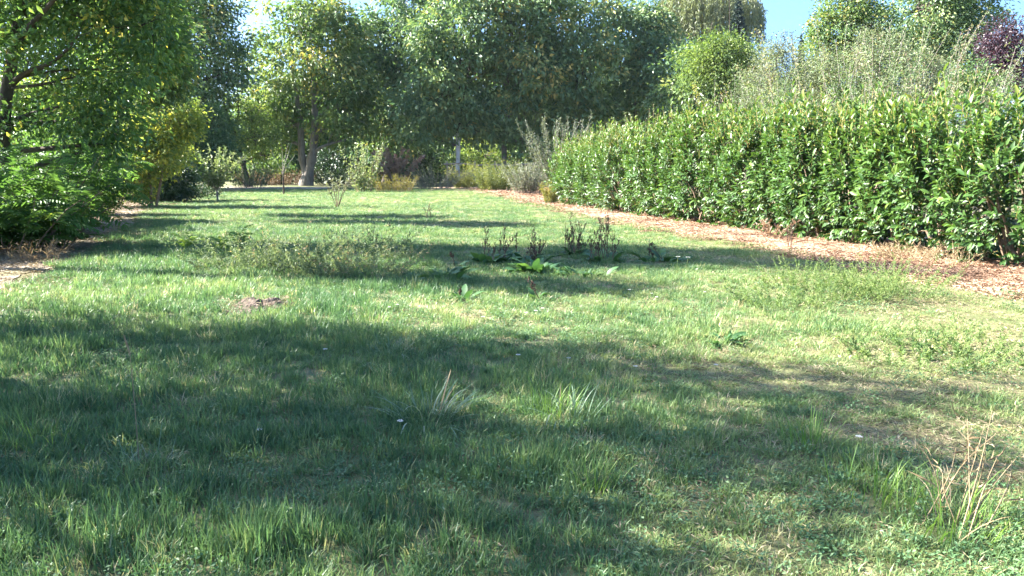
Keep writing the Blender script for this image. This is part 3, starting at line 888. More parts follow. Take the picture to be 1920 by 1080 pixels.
# ------------------------------------------------------------------ the laurel hedge
def hedge():
    ys_ = np.linspace(38.0, 6.4, 220)
    path = np.stack([HF(ys_), ys_], 1)
    seg = np.concatenate([[0], np.cumsum(np.linalg.norm(np.diff(path, axis=0), axis=1))])
    total = seg[-1]
    root = thing('laurel_hedge', 'long glossy cherry laurel hedge along the mulch strip', 'hedge', (HF(20) + .9, 20, 0))
    r = np.random.default_rng(7)
    u, i = .6, 0
    cand = []
    leafmeshes = []
    for kx in range(6):
        V, F, k = leaf_arrays(A([[0, 0, 0.]]), A([[0, 1., 0]]), A([[0, 0, 1.]]), 1.0, .34, 2, fold=.12 + .03 * (kx % 3), curl=.05 + .05 * (kx % 3))
        m = mk_mesh('laurel_leaf', V, F, np.full(k, [.3, .45, .55, .4, .65, .8][kx]), True)
        m.materials.append(M_laurel)
        leafmeshes.append(m)
    while u < total:
        p = A([np.interp(u, seg, path[:, 0]), np.interp(u, seg, path[:, 1])])
        q = A([np.interp(u + .1, seg, path[:, 0]), np.interp(u + .1, seg, path[:, 1])])
        tdir = (q - p) / np.linalg.norm(q - p)
        ndir = A([tdir[1], -tdir[0]])
        if ndir[0] > 0:
            ndir = -ndir                                   # towards the lawn
        near = p[1] < 22
        R = r.uniform(.78, 1.14)
        H = r.uniform(2.5, 2.75) + float(np.interp(p[1], [9, 12.5, 15, 18, 30, 36], [-.12, -.02, .10, .28, .24, -.15]))
        c2 = p - ndir * (.80 + r.uniform(-.14, .14))
        n = int((560 if near else 430) * r.uniform(.85, 1.15))
        th = r.uniform(0, 2 * np.pi, n)
        front = np.cos(th)
        keep = r.random(n) < np.where(front > -.2, 1, .45)
        th = th[keep]
        n = len(th)
        zz = r.random(n) ** .85
        prof = np.interp(zz, [0, .06, .22, .5, .8, .93, 1.0], [.62, .80, .93, 1.0, .92, .70, .12])
        inner = r.uniform(.70, 1.0, n) ** .8
        hv_ = ndir[None] * np.cos(th)[:, None] + tdir[None] * np.sin(th)[:, None]
        rr = R * prof * inner * (1 + .10 * np.sin(5 * th + zz * 7 + i) + .07 * np.sin(9 * th - zz * 13 + 2 * i))
        B = np.stack([c2[0] + hv_[:, 0] * rr, c2[1] + hv_[:, 1] * rr, .14 + zz * (H - .14) - .1], 1)
        rad = np.stack([hv_[:, 0], hv_[:, 1], hv_[:, 0] * 0], 1)
        upk = np.interp(zz, [0, .25, .6, 1], [-.15, .45, 1.1, 3.0])
        T = nrm(rad + A([0, 0, 1.0]) * upk[:, None] + r.normal(size=(n, 3)) * .3)
        ln = r.uniform(.2, .36, n) + np.where(zz > .86, .55 * r.random(n) ** 2.2, 0)
        tt = np.linspace(0, 1, 4)
        stem = B[:, None] + T[:, None] * (ln[:, None] * tt)[:, :, None] + A([0, 0, 1]) * (.1 * ln[:, None] * tt * tt)[:, :, None]
        sh = thing('shrub', None, None, (c2[0], c2[1], 0))
        sh.parent = root
        sh.location = Vector((c2[0], c2[1], 0)) - root.location
        part('twig', *tubes(stem, np.tile(A([.006, .005, .004, .002]), (n, 1)), 3), M_orangestem, sh, kind='stuff')
        # woody stems from the ground
        ks = 9
        e = B[r.choice(n, ks)]
        g0 = np.stack([c2[0] + r.normal(0, .12, ks), c2[1] + r.normal(0, .12, ks), np.zeros(ks)], 1)
        part('stem', *tubes(np.stack([g0, (g0 * .55 + e * .45) + A([0, 0, .25]), e], 1), np.tile(A([.028, .02, .01]), (ks, 1)), 5), M_twig, sh)
        per = 12 if near else 11
        si = np.repeat(np.arange(n), per)
        jt = np.tile((np.arange(per) + .5) / per, n)
        f = np.clip(jt + r.normal(0, .04, n * per), 0, .999) * 3
        i0 = np.minimum(f.astype(int), 2)
        P = stem[si, i0] * (1 - (f - i0))[:, None] + stem[si, i0 + 1] * (f - i0)[:, None]
        Ts = T[si]
        ph = np.tile(np.arange(per) * 2.4, n) + np.repeat(r.uniform(0, 6.28, n), per)
        e1 = nrm(np.cross(Ts, A([.3, .5, .81])))
        e2 = np.cross(Ts, e1)
        side = e1 * np.cos(ph)[:, None] + e2 * np.sin(ph)[:, None]
        open_ = np.interp(jt, [0, 1], [1.15, .5]) + r.normal(0, .15, n * per)
        D = Ts * np.cos(open_)[:, None] + side * np.sin(open_)[:, None] + A([0, 0, -.12]) + r.normal(size=P.shape) * .12
        low = np.interp(zz, [0, .3, .6], [.55, .25, 0])[si]
        D = D + A([0, 0, -1.0]) * low[:, None]
        N = Ts * .9 - side * .35 + A([0, 0, .25]) + r.normal(size=P.shape) * .22
        Ls = (.165 if near else .175) * r.uniform(.5, 1.25, n * per) * np.repeat(r.uniform(.75, 1.15, n), per)
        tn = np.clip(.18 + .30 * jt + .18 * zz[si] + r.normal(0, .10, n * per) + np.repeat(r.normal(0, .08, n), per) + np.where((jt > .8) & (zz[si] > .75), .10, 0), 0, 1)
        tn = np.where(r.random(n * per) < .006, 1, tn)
        D = nrm(D)
        if near and p[1] < 20:
            # the outer leaves of the nearest shrubs stand as leaves of their own
            inframe = (np.abs(P[:, 0] / P[:, 1]) < .70) & (P[:, 1] > 10.5)
            ok = inframe & (inner[si] > .93) & (np.cos(th)[si] > .1) & (zz[si] > .03) & (jt > .3)
            ci = np.where(ok)[0]
            ci = ci[r.permutation(len(ci))][:90]
        else:
            ci = A([], int)
        mask = np.ones(len(P), bool)
        mask[ci] = False
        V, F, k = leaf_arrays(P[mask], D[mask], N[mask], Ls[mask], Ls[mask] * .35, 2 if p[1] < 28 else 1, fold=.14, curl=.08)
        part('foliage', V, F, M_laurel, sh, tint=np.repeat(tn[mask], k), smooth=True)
        base = A([c2[0], c2[1], 0])
        for z in ci:
            d = D[z]
            s_ = np.cross(d, N[z])
            s_ = s_ / np.linalg.norm(s_)
            nn = np.cross(s_, d)
            l_ = Ls[z] * 1.15
            x = np.cross(d, nn)
            Mx = Matrix(((x[0] * l_, d[0] * l_, nn[0] * l_, P[z][0] - base[0]), (x[1] * l_, d[1] * l_, nn[1] * l_, P[z][1] - base[1]),
                         (x[2] * l_, d[2] * l_, nn[2] * l_, P[z][2]), (0, 0, 0, 1)))
            place('leaf', leafmeshes[r.integers(6)], sh, Mx)
        u += r.uniform(1.15, 1.6)
        i += 1


hedge()

# ------------------------------------------------------------------ pinnate leaved shrubs at the verge
def frond_mesh(seed, tint):
    r = np.random.default_rng(seed)
    m = 10
    t = np.linspace(0, 1, m)
    rach = np.stack([t * 0, t, .16 * np.sin(t * 2.2) - .22 * t * t], 1)
    Vr, Fr = tubes(rach[None], np.linspace(.010, .004, m)[None], 3)
    P, D, N = [], [], []
    for j in range(1, m):
        for sgn in (-1, 1):
            P.append(rach[j])
            D.append([sgn * .9, .45, -.28 + r.normal() * .1])
            N.append([sgn * -.1, -.1, 1])
    P.append(rach[-1]); D.append([0, 1, -.4]); N.append([0, .3, 1])
    P, D, N = A(P), A(D, ) + r.normal(size=(len(D), 3)) * .08, A(N, )
    sz = A([.24 + .14 * math.sin(math.pi * (j // 2 + 1) / 9.5) for j in range(len(P))])
    V, F, k = leaf_arrays(P, D, N, sz, .10, 1, fold=.12)
    Va, Fa = join([(Vr, Fr), (V, F)])
    me = mk_mesh('pinnate_leaf', Va, Fa, np.concatenate([np.full(len(Vr), tint), np.repeat(np.clip(r.normal(tint, .08, len(P)), 0, 1), k)]))
    me.materials.append(M_sumac)
    return me


fronds = [frond_mesh(200 + i, tt) for i, tt in enumerate([.3, .42, .5, .55, .68, .85])]


def pinnate_shrub(label, px, py, depth_shift, h, n_stem, spread, n_leaf, seed, group=None):
    r = np.random.default_rng(seed)
    b = gp(px, py) + A([0, depth_shift, 0])
    root = thing('pinnate_shrub', label, 'shrub', b, group)
    st, P, D, N, si = shoots(r, b, n_stem, h, spread, max(1, n_leaf // n_stem), r0=.6, m=6, curve=.35, t0=.06, ang=70, jitter=.25, hv=(.35, 1.05), power=.85)
    part('stem', *tubes(st, np.tile(np.linspace(.018, .007, 6), (n_stem, 1)), 5), M_twig, root)
    for z in range(len(P)):
        d = D[z] / np.linalg.norm(D[z])
        d[2] = d[2] * .6 + .12
        d /= np.linalg.norm(d)
        nn = A([0, 0, 1.0]) + r.normal(size=3) * .25
        x = np.cross(d, nn); x /= np.linalg.norm(x)
        nn = np.cross(x, d)
        l_ = r.uniform(.42, .68)
        p = P[z] - b
        place('leaf', fronds[r.choice(6, p=[.34, .30, .18, .1, .05, .03])], root, Matrix(((x[0] * l_, d[0] * l_, nn[0] * l_, p[0]), (x[1] * l_, d[1] * l_, nn[1] * l_, p[1]), (x[2] * l_, d[2] * l_, nn[2] * l_, p[2]), (0, 0, 0, 1))))  # darker frond tints favoured, putting the partial shade into the leaf colour
    return root


PG = 'pinnate leaved shrubs along the dirt verge'
pinnate_shrub('dense pinnate leaved shrub bulging over the verge in front', 12, 474, 1.1, 2.15, 30, .60, 300, 301, PG)
pinnate_shrub('pinnate leaved shrub cut by the picture edge beside the denser one', -60, 486, 1.0, 2.0, 29, .7, 290, 302, PG)
pinnate_shrub('pinnate leaved shrub behind the dense one, next to dry stems', 50, 442, 1.0, 2.2, 28, .45, 280, 303, PG)
pinnate_shrub('taller dark pinnate shrub with a visible bare stem at the picture edge', -10, 452, 1.2, 2.7, 16, .5, 200, 304, PG)
b = gp(215, 418)
shoot_plant('verge_shrub', 'light leafed shrub with dry stalks beyond the pinnate shrubs', 'shrub', b + A([-1.2, .9, 0]), 46, 1.5, .6, 34, .09, .055, M_yellow, M_twig, 305, r0=.5, stem_r=.007, tint=(.45, .25))
b = gp(240, 392)
shoot_plant('dry_stalks', 'clump of dry straw coloured stalks at the verge corner', 'dead plant', b + A([-.8, .2, 0]), 80, 1.6, .35, 10, .10, .03, M_straw, M_strawstem, 306, r0=.6, stem_r=.007, tint=(.5, .3))
b = gp(60, 492)
shoot_plant('dry_grass_tuft', 'dry straw tuft under the front pinnate shrub', 'dead plant', b + A([0, .2, 0]), 60, .42, .9, 4, .12, .015, M_straw, M_strawstem, 307, r0=.3, stem_r=.003, tint=(.5, .3))

# ------------------------------------------------------------------ far end plants
def fp(px, py):
    return gp(px, py)


b = fp(408, 376)
shoot_plant('pear_sapling', 'young pear sapling with pale leaves standing on the far lawn', 'tree', b, 36, 2.2, .70, 60, .16, .09, M_pale, M_greytwig, 401, r0=.12, stem_r=.014, trunk=(.55, .05, M_greytwig), tint=(.6, .25), ang=55, curve=.2, t0=.1)
b = fp(532, 365)
shoot_plant('thin_sapling', 'thin bare young tree on the lawn near the forked walnut', 'tree', b, 7, 2.2, .4, 12, .10, .05, M_mid, M_greytwig, 402, r0=.05, stem_r=.02, trunk=(1.3, .045, M_bark_dark), tint=(.3, .2))
b = fp(683, 360)
shoot_plant('pale_bush', 'pale green leafy bush on the far lawn edge beside rust coloured one', 'shrub', b, 30, 3.4, .30, 52, .19, .12, M_pale, M_twig, 403, hv=(.3, 1.05), fuzz=.05, r0=.6, stem_r=.016, tint=(.75, .28), ang=60, curve=.1, t0=.08)
b = fp(735, 356) + A([0, 3, 0])
shoot_plant('smoke_bush', 'rust red leaved smoke bush beside the pale green bush', 'shrub', b, 30, 3.8, .5, 44, .30, .22, M_rust, M_greytwig, 404, r0=.3, stem_r=.02, tint=(.8, .25), t0=.5, curve=.3, droop=.12, hv=(.4, 1.05))
b = fp(738, 359)
shoot_plant('golden_grass', 'clump of golden dry flower stalks below the smoke bush', 'plant', b, 150, 1.25, .35, 12, .16, .05, M_gold, M_strawstem, 405, r0=1.3, stem_r=.01, tint=(.5, .3), hv=(.5, 1.1))
b = fp(812, 356) + A([0, 2, 0])
shoot_plant('bare_shrub', 'bare grey twiggy shrub beside the golden shrub', 'shrub', b, 80, 2.4, 1.0, 30, .14, .06, M_brownish, M_greytwig, 406, wob=.04, hv=(.3, 1.05), r0=1.2, stem_r=.013, tint=(.3, .25), curve=.35)
b = fp(632, 388)
shoot_plant('silver_sapling', 'small sapling with whitish leaves in front of the path', 'plant', b, 12, 1.7, .42, 14, .16, .09, M_grey, M_brownstem, 407, r0=.08, stem_r=.014, tint=(.8, .2), t0=.5, curve=.2)
b = fp(872, 353)
shoot_plant('golden_shrub', 'golden yellow round shrub in front of the whitewashed trunk', 'shrub', b, 110, 2.2, .55, 34, .16, .07, M_goldgreen, M_greenstem, 408, fuzz=.06, hv=(.35, 1.05), r0=.9, stem_r=.01, tint=(.85, .25), curve=.2)
b = fp(931, 358)
shoot_plant('golden_shrub', 'yellow green feathery shrub between golden and grey green ones', 'shrub', b, 170, 2.4, .5, 34, .16, .06, M_goldgreen, M_greenstem, 409, fuzz=.06, hv=(.35, 1.05), r0=1.1, stem_r=.01, tint=(.45, .25), curve=.15)
b = fp(990, 363)
shoot_plant('grey_green_shrub', 'grey green shrub next to the hedge end', 'shrub', b, 150, 2.2, .5, 34, .14, .07, M_grey, M_greytwig, 410, r0=.9, stem_r=.009, tint=(.6, .25), curve=.2)
b = fp(1031, 381)
shoot_plant('golden_cone_shrub', 'small bright yellow shrub at the foot of the hedge end', 'shrub', b, 80, 1.0, .28, 22, .08, .03, M_gold, M_greenstem, 411, r0=.22, stem_r=.006, tint=(.55, .25), curve=.05)
b = fp(905, 356) + A([0, 1.5, 0])
shoot_plant('dark_shrub', 'small dark bluish shrub between the two golden shrubs', 'shrub', b, 70, 1.7, .35, 26, .13, .07, M_dark, M_greytwig, 412, r0=.4, stem_r=.01, tint=(.5, .25))
b = at(520, 345, 79); b[2] = 0
shoot_plant('dry_brush', 'dry brown brushwood thicket under the forked walnut', 'dead plant', b, 260, 1.7, .6, 10, .22, .07, M_straw, M_brownstem, 413, r0=3.4, stem_r=.016, tint=(.15, .2), curve=.3)
b = at(600, 345, 80); b[2] = 0
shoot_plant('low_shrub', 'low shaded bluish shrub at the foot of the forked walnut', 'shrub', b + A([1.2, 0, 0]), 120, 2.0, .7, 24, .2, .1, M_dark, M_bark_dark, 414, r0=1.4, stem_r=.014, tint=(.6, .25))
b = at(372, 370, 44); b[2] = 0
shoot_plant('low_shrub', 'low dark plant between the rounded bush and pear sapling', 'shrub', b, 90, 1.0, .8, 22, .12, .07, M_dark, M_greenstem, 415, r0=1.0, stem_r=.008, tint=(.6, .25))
b = at(470, 350, 66); b[2] = 0
shoot_plant('low_shrub', 'pale weedy shrub below the leaning trunk', 'shrub', b, 80, 2.0, .6, 22, .18, .09, M_pale, M_greytwig, 416, r0=1.2, stem_r=.012, tint=(.3, .25))

# rustic rail fence behind the golden shrubs
fr = at(915, 340, 73)
fr[2] = 0
fence = thing('rail_fence', 'rustic wooden rail fence behind the golden shrubs', 'fence', fr)
fy = 73.0
for px in (838, 890, 928, 966, 1004):
    c = at(px, 300, fy)
    pp = A([[c[0], fy, -.1], [c[0] + .02, fy, 1.2], [c[0], fy, 2.35]])
    part('post', *tubes(pp[None], A([[.085, .08, .07]]), 7), M_wood, fence, smooth=True)
for x0, x1, z in ((832, 892, 2.05), (888, 968, 1.95), (962, 1010, 2.0), (834, 892, 1.2), (888, 968, 1.15), (962, 1010, 1.2)):
    a0, a1 = at(x0, 300, fy), at(x1, 300, fy)
    pp = A([[a0[0], fy - .12, z], [(a0[0] + a1[0]) / 2, fy - .12, z + .06], [a1[0], fy - .12, z - .04]])
    part('rail', *tubes(pp[None], A([[.07, .075, .065]]), 6), M_wood, fence, smooth=True)

# ------------------------------------------------------------------ dock plants and weeds on the lawn
dock_leaves = []
for i in range(5):
    m = 7
    t = np.linspace(0, 1, m)
    wd = np.sin(np.pi * np.clip(t * .92 + .06, 0, 1)) ** .8 * .19
    wd[0] = .012
    zc = .35 * t - (.5 + .1 * i) * t * t
    wv = .018 * np.sin(t * 17 + i)
    V = np.concatenate([np.stack([-wd, t, zc + wv], 1), np.stack([t * 0, t, zc - .025], 1), np.stack([wd, t, zc - wv], 1)])
    F = []
    for j in range(m - 1):
        for s_ in (0, m):
            F.append([s_ + j, s_ + m + j, s_ + m + j + 1, s_ + j + 1])
    me = mk_mesh('dock_leaf', V, A(F), np.full(3 * m, [.25, .4, .5, .65, .9][i]), True)
    me.materials.append(M_dock)
    dock_leaves.append(me)


def seed_stalk(r, base, h, lean, seed_d=1.0):
    top = base + A([lean[0], lean[1], h])
    mid = (base + top) / 2 + r.normal(size=3) * .02
    pp, rr = spline([base, mid, top], [.007, .005, .002], 7)
    polys, rads = [pp], [rr]
    for _ in range(r.integers(4, 8)):
        t = r.uniform(.4, .9)
        b = pp[int(t * 6)]
        a = r.uniform(0, 6.28)
        e = b + A([math.cos(a) * .07, math.sin(a) * .07, r.uniform(.10, .26)]) * h * 1.0
        p2, r2 = spline([b, (b + e) / 2 + A([math.cos(a) * .015, math.sin(a) * .015, 0]), e], [.004, .003, .0015], 7)
        polys.append(p2); rads.append(r2)
    pts = A(polys)
    Vst, Fst = tubes(pts, A(rads), 4)
    n = int(44 * seed_d) * len(polys) // 3
    si = r.integers(0, len(polys), n)
    f = (.25 + .75 * r.random(n)) * 5.98
    i0 = f.astype(int)
    P = pts[si, i0] * (1 - (f - i0))[:, None] + pts[si, i0 + 1] * (f - i0)[:, None] + r.normal(size=(n, 3)) * .004
    V, F, k = leaf_arrays(P, rdir(r, n) + A([0, 0, -.3]), rdir(r, n), .02, .014, 1, fold=.4)
    return (Vst, Fst), (V, F, np.repeat(np.clip(r.normal(.4, .25, n), 0, 1), k))


def dock(label, px, py, n_leaf, n_stalk, h, seed, size=.26, spread=.18, group='dock plants on the middle of the lawn'):
    size, h, spread, n_leaf = size * 1.05, h * 1.2, spread * 1.35, int(n_leaf * 1.9)
    r = np.random.default_rng(seed)
    b = gp(px, py)
    root = thing('dock_plant', label, 'weed', b, group)
    for j in range(n_leaf):
        a = r.uniform(0, 6.28)
        el = r.uniform(.15, 1.0)
        l_ = size * r.uniform(.6, 1.25)
        off = A([math.cos(a), math.sin(a), 0]) * r.uniform(.01, spread)
        Mx = Matrix.Translation((off[0], off[1], .0)) @ Matrix.Rotation(a - math.pi / 2, 4, 'Z') @ Matrix.Rotation(el, 4, 'X') @ Matrix.Rotation(r.normal() * .4, 4, 'Y') @ Matrix.Scale(l_, 4)
        place('leaf', dock_leaves[r.choice(5, p=[.3, .3, .2, .13, .07])], root, Mx)
    for j in range(int(n_stalk * 1.5 + .4)):
        a = r.uniform(0, 6.28)
        q = r.uniform(.02, spread)
        s_, (V, F, tn) = seed_stalk(r, b + A([math.cos(a) * q, math.sin(a) * q, 0]), h * r.uniform(.45, 1.1), r.normal(size=2) * .12)
        st = part('seed_stalk', *s_, M_brownstem, root)
        part('seed', V, F, M_brownseed, st, tint=tn, kind='stuff')
    return root


dock('dock plant with dark leaves and three brown seed stalks, at the end of its row', 922, 494, 26, 5, .55, 501, .28, .22)
dock('dock plant with pale thin stalks beside the dark leaved one', 990, 492, 14, 6, .50, 502, .24, .26)
dock('dock plant with two stout bundles of brown seed stalks', 1078, 478, 12, 9, .62, 503, .24, .14)
dock('dock plant with crooked brown stalks drooping at the tip', 1128, 488, 24, 8, .66, 504, .26, .24)
dock('dock plant with a single leaning stalk nearest the mulch', 1238, 488, 20, 2, .38, 505, .24, .3)
dock('leafy bright green dock rosette in front of the stalks', 1005, 512, 30, 0, .3, 506, .27, .25)
dock('low dock rosette of broad leaves in front of the dry brown spike', 828, 522, 24, 0, .3, 507, .26, .28)
dock('dry dark brown dock spike beside the low rosette', 857, 500, 3, 1, .42, 508, .18, .06)
dock('stunted dock with one yellow green leaf and a short brown stalk', 1008, 562, 4, 1, .30, 509, .16, .06)
dock('dark stemmed dock in the grass left of the stunted one', 868, 566, 8, 1, .2, 510, .18, .12)
dock('small dock rosette with upright leaves in the sunlit lawn', 1362, 640, 12, 0, .2, 511, .15, .1)
dock('dock rosette at the front of the weedy thicket', 1100, 520, 12, 0, .2, 512, .2, .25)
dock('thin reddish dock stalk alone on the sunny far lawn', 803, 412, 2, 2, .5, 513, .18, .1)
dock('dead reddish stalk leaning on the mulch edge', 1482, 468, 2, 3, .5, 514, .15, .12)

WDG = 'grey green weeds sprawling on the lawn'
for i, (px, py, h, n, sp, mt, tn, lb) in enumerate([
        (440, 500, .50, 60, .9, M_weed, .35, 'grey green bushy weed at the left end of the weedy patch'),
        (500, 505, .55, 70, .9, M_weed, .25, 'grey green branching weed behind the bare soil patch'),
        (560, 500, .60, 70, .8, M_weed, .5, 'taller straw tipped weed at the middle of the weedy patch'),
        (620, 510, .50, 70, .9, M_weed, .4, 'sprawling brownish weed beside the taller straw tipped one'),
        (680, 515, .50, 70, .9, M_weed, .62, 'reddish brown weed at the right end of the weedy patch'),
        (690, 478, .58, 46, .6, M_weed, .12, 'dark upright weed at the back of the weedy patch'),
        (740, 485, .35, 40, .9, M_weed, .40, 'low dull weed between the weedy patch and dock row')]):
    shoot_plant('lawn_weed', lb, 'weed', gp(px, py), n, h * 1.15, sp * 1.1, 26, .06, .020, mt, M_greenstem, 520 + i, WDG, r0=.62, stem_r=.0035, tint=(tn, .28), curve=.4, hv=(.15, 1.15))
for i, (px, py, h, lb) in enumerate([(352, 478, .40, 'fern leaved pale green weed standing alone on shaded lawn'), (452, 470, .42, 'yellow green fern leaved weed behind the weedy patch'),
                                     (420, 476, .30, 'smaller yellow green weed beside the fern leaved one')]):
    b = gp(px, py)
    root = thing('fern_weed', lb, 'weed', b, 'fern leaved weeds')
    r = np.random.default_rng(540 + i)
    part('stem', *tubes(A([[b, b + A([.01, 0, h * .4]), b + A([.02, 0, h * .8])]]), A([[.008, .006, .003]]), 5), M_greenstem, root)
    for j in range(13):
        a = r.uniform(0, 6.28)
        l_ = r.uniform(.18, .30)
        Mx = Matrix.Translation((0, 0, h * r.uniform(.25, .85))) @ Matrix.Rotation(a, 4, 'Z') @ Matrix.Rotation(r.uniform(.2, .8), 4, 'X') @ Matrix.Scale(l_, 4)
        place('leaf', fronds[4 + (j % 2)], root, Mx)

FWG = 'feathery weeds near the mulch edge'
for i, (px, py, h, n, r0, tn, lb) in enumerate([
        (1500, 540, .38, 60, .45, .5, 'feathery pale weed at the shaded end near the mulch'),
        (1560, 560, .40, 80, .5, .3, 'dense dull green feathery weed in sun'),
        (1610, 548, .50, 80, .45, .45, 'mounded feathery weed beside the dense dull one'),
        (1675, 560, .52, 80, .4, .6, 'upright fan shaped feathery weed with reddish stems'),
        (1470, 575, .28, 60, .45, .3, 'low dark feathery weed in front of the pale one'),
        (1720, 668, .30, 50, .5, .4, 'low sprawling feathery weed on the sunny near lawn'),
        (1820, 662, .26, 50, .5, .3, 'dull creeping weed beside the dry patch')]):
    shoot_plant('feathery_weed', lb, 'weed', gp(px, py), n, h * 1.0, .8, 32, .045, .010, M_feather, M_greenstem, 560 + i, FWG, r0=r0 * 1.15, stem_r=.0025, tint=(tn, .35), curve=.3, hv=(.12, 1.15))
b = gp(1795, 600)
shoot_plant('chicory_stalk', 'lone chicory stalk with pale blue flowers on the sunny lawn', 'weed', b, 4, .34, .3, 6, .03, .012, M_feather, M_greenstem, 575, r0=.03, stem_r=.003)
b = gp(1832, 492)
shoot_plant('mugwort_weed', 'grey leaved weed in front of the dark gap under the hedge', 'weed', b, 8, .5, .4, 26, .07, .02, M_grey, M_greenstem, 576, r0=.06, stem_r=.004, tint=(.7, .2))
b = gp(1700, 484)
shoot_plant('dry_hedge_grass', 'yellow dry grass at the hedge foot', 'dead plant', b, 110, .34, .8, 5, .12, .014, M_straw, M_strawstem, 577, r0=.55, stem_r=.003, tint=(.6, .3))
b = gp(1790, 496)
shoot_plant('dry_hedge_stalks', 'leaning straw stalks at the hedge foot beside the mugwort weed', 'dead plant', b, 22, .45, 1.0, 3, .14, .014, M_straw, M_strawstem, 578, r0=.25, stem_r=.004, tint=(.6, .3))
b = gp(1445, 447)
shoot_plant('dry_hedge_leaves', 'orange dry leaf clump under the hedge', 'dead plant', b, 16, .5, .7, 9, .10, .05, M_rust, M_strawstem, 579, r0=.2, stem_r=.004, tint=(.9, .2))

# yarrow
def yarrow(px, py, h, seed, label, group, head=.028):
    r = np.random.default_rng(seed)
    b = gp(px, py)
    root = thing('yarrow', label, 'flower', b, group)
    top = b + A([r.normal() * .02, r.normal() * .02, h])
    part('stem', *tubes(A([[b, (b + top) / 2 + r.normal(size=3) * .006, top]]), A([[.003, .0025, .002]]), 4), M_greenstem, root)
    n = 46
    a, q = r.uniform(0, 6.28, n), np.sqrt(r.random(n)) * head
    P = top + np.stack([np.cos(a) * q, np.sin(a) * q, .006 - 4 * q * q + r.normal(0, .001, n)], 1)
    V, F, k = leaf_arrays(P, np.stack([np.cos(a), np.sin(a), a * 0 + .15], 1), np.tile(A([0, 0, 1.0]), (n, 1)) + r.normal(size=(n, 3)) * .2, .012, .011, 1, fold=.0)
    part('flower_head', V, F, M_white, root, tint=np.repeat(r.random(n), k))


yarrow(1268, 512, .24, 601, 'taller white yarrow pair stem at the edge of the tree shade', 'pair of tall white yarrows')
yarrow(1288, 513, .24, 602, 'taller white yarrow pair stem at the edge of the tree shade', 'pair of tall white yarrows')
for i, (px, py) in enumerate([(1216, 560), (1176, 556), (1304, 518), (1228, 566), (735, 592), (750, 592), (985, 597), (1005, 597), (1020, 597), (905, 606), (608, 676), (970, 688), (1068, 682), (1320, 560), (752, 826), (490, 830), (1185, 700), (1340, 700), (610, 582), (1610, 838)]):
    yarrow(px, py, .05 + .02 * (i % 3), 610 + i, 'small white yarrow flower low in the grass', 'small white flowers in the grass', .011)

# ------------------------------------------------------------------ grass tufts
blade_meshes = {}
for key, mt in (('blue', M_bluegrass), ('bright', M_brightgrass), ('straw', M_straw)):
    lst = []
    for i in range(8):
        r = np.random.default_rng(650 + i)
        m = 7
        t = np.linspace(0, 1, m)
        bend = [.3, .5, .7, .9, 1.1, 1.35, 1.6, .15][i] * (1.0 if key != 'bright' else .55)
        ang = bend * t ** 1.3
        ds = 1 / (m - 1)
        y = np.concatenate([[0], np.cumsum(np.sin(ang[1:]) * ds)])
        z = np.concatenate([[0], np.cumsum(np.cos(ang[1:]) * ds)])
        wd = .011 * np.sqrt(np.clip(1 - t ** 2.2, 0, 1)) * np.interp(t, [0, .3], [.6, 1])
        V = np.concatenate([np.stack([-wd, y, z + .004], 1), np.stack([t * 0, y, z], 1), np.stack([wd, y, z + .004], 1)])
        F = [[s_ + j, s_ + m + j, s_ + m + j + 1, s_ + j + 1] for j in range(m - 1) for s_ in (0, m)]
        me = mk_mesh('blade', V, A(F), np.full(3 * m, [.2, .35, .45, .55, .65, .8, .9, .5][i]), True)
        me.materials.append(mt)
        lst.append(me)
    blade_meshes[key] = lst


def tuft(label, px, py, n, h, r0, key, seed, tilt=.6, wide=1.0, extra_straw=0, group='coarse grass tufts in the near lawn'):
    r = np.random.default_rng(seed)
    b = gp(px, py)
    root = thing('grass_tuft', label, 'grass tuft', b, group)
    for j in range(n + extra_straw):
        a = r.uniform(0, 6.28)
        q = math.sqrt(r.random())
        l_ = h * r.uniform(.35, 1.1)
        Mx = Matrix.Translation((math.cos(a) * q * r0, math.sin(a) * q * r0, -.005)) @ Matrix.Rotation(a - math.pi / 2 + r.normal() * .5, 4, 'Z') @ Matrix.Rotation(-q * tilt * r.uniform(.5, 1.3), 4, 'X') @ Matrix.Diagonal((l_ * wide, l_, l_, 1))
        ms = blade_meshes[key] if j < n else blade_meshes['straw']
        place('blade', ms[r.integers(8)], root, Mx)
    return root


tuft('large sprawling blue grey grass tuft in the shaded near lawn', 800, 800, 90, .36, .14, 'blue', 701, .9, 1.25, 6)
tuft('bright green grass tuft catching sun next to the blue grey tuft', 1030, 780, 80, .26, .16, 'bright', 702, .6, 1.0, 4)
tuft('blue green tuft with two long arching blades beside the bright sunlit tuft', 1075, 792, 45, .32, .13, 'blue', 703, 1.0, 1.2)
tuft('upright bright green tuft in front of the dry soil patch', 1515, 832, 70, .24, .15, 'bright', 704, .45, 1.1)
tuft('small dark tuft behind the blue grey tuft', 735, 672, 60, .24, .16, 'blue', 705, .8, 1.0)
tuft('pale green tuft under the leaning grass stalk', 1110, 918, 60, .20, .14, 'bright', 706, .5, 1.0)
tuft('dark bluish tuft at the foot of the tall thin stalk', 255, 900, 80, .24, .18, 'blue', 707, .7, .8)
tuft('bright tuft near the dead stalks', 1640, 930, 60, .26, .2, 'bright', 708, .5, 1.0)
tuft('green tuft growing at the base of the dead stalks', 1780, 985, 90, .28, .24, 'bright', 709, .6, 1.0, 10)
tuft('sunlit yellow green tuft in the near corner', 60, 840, 90, .22, .25, 'bright', 710, .5, .9, 8)
tuft('sunlit tuft in front of the weedy patch', 690, 616, 60, .22, .2, 'bright', 711, .5, 1.2)

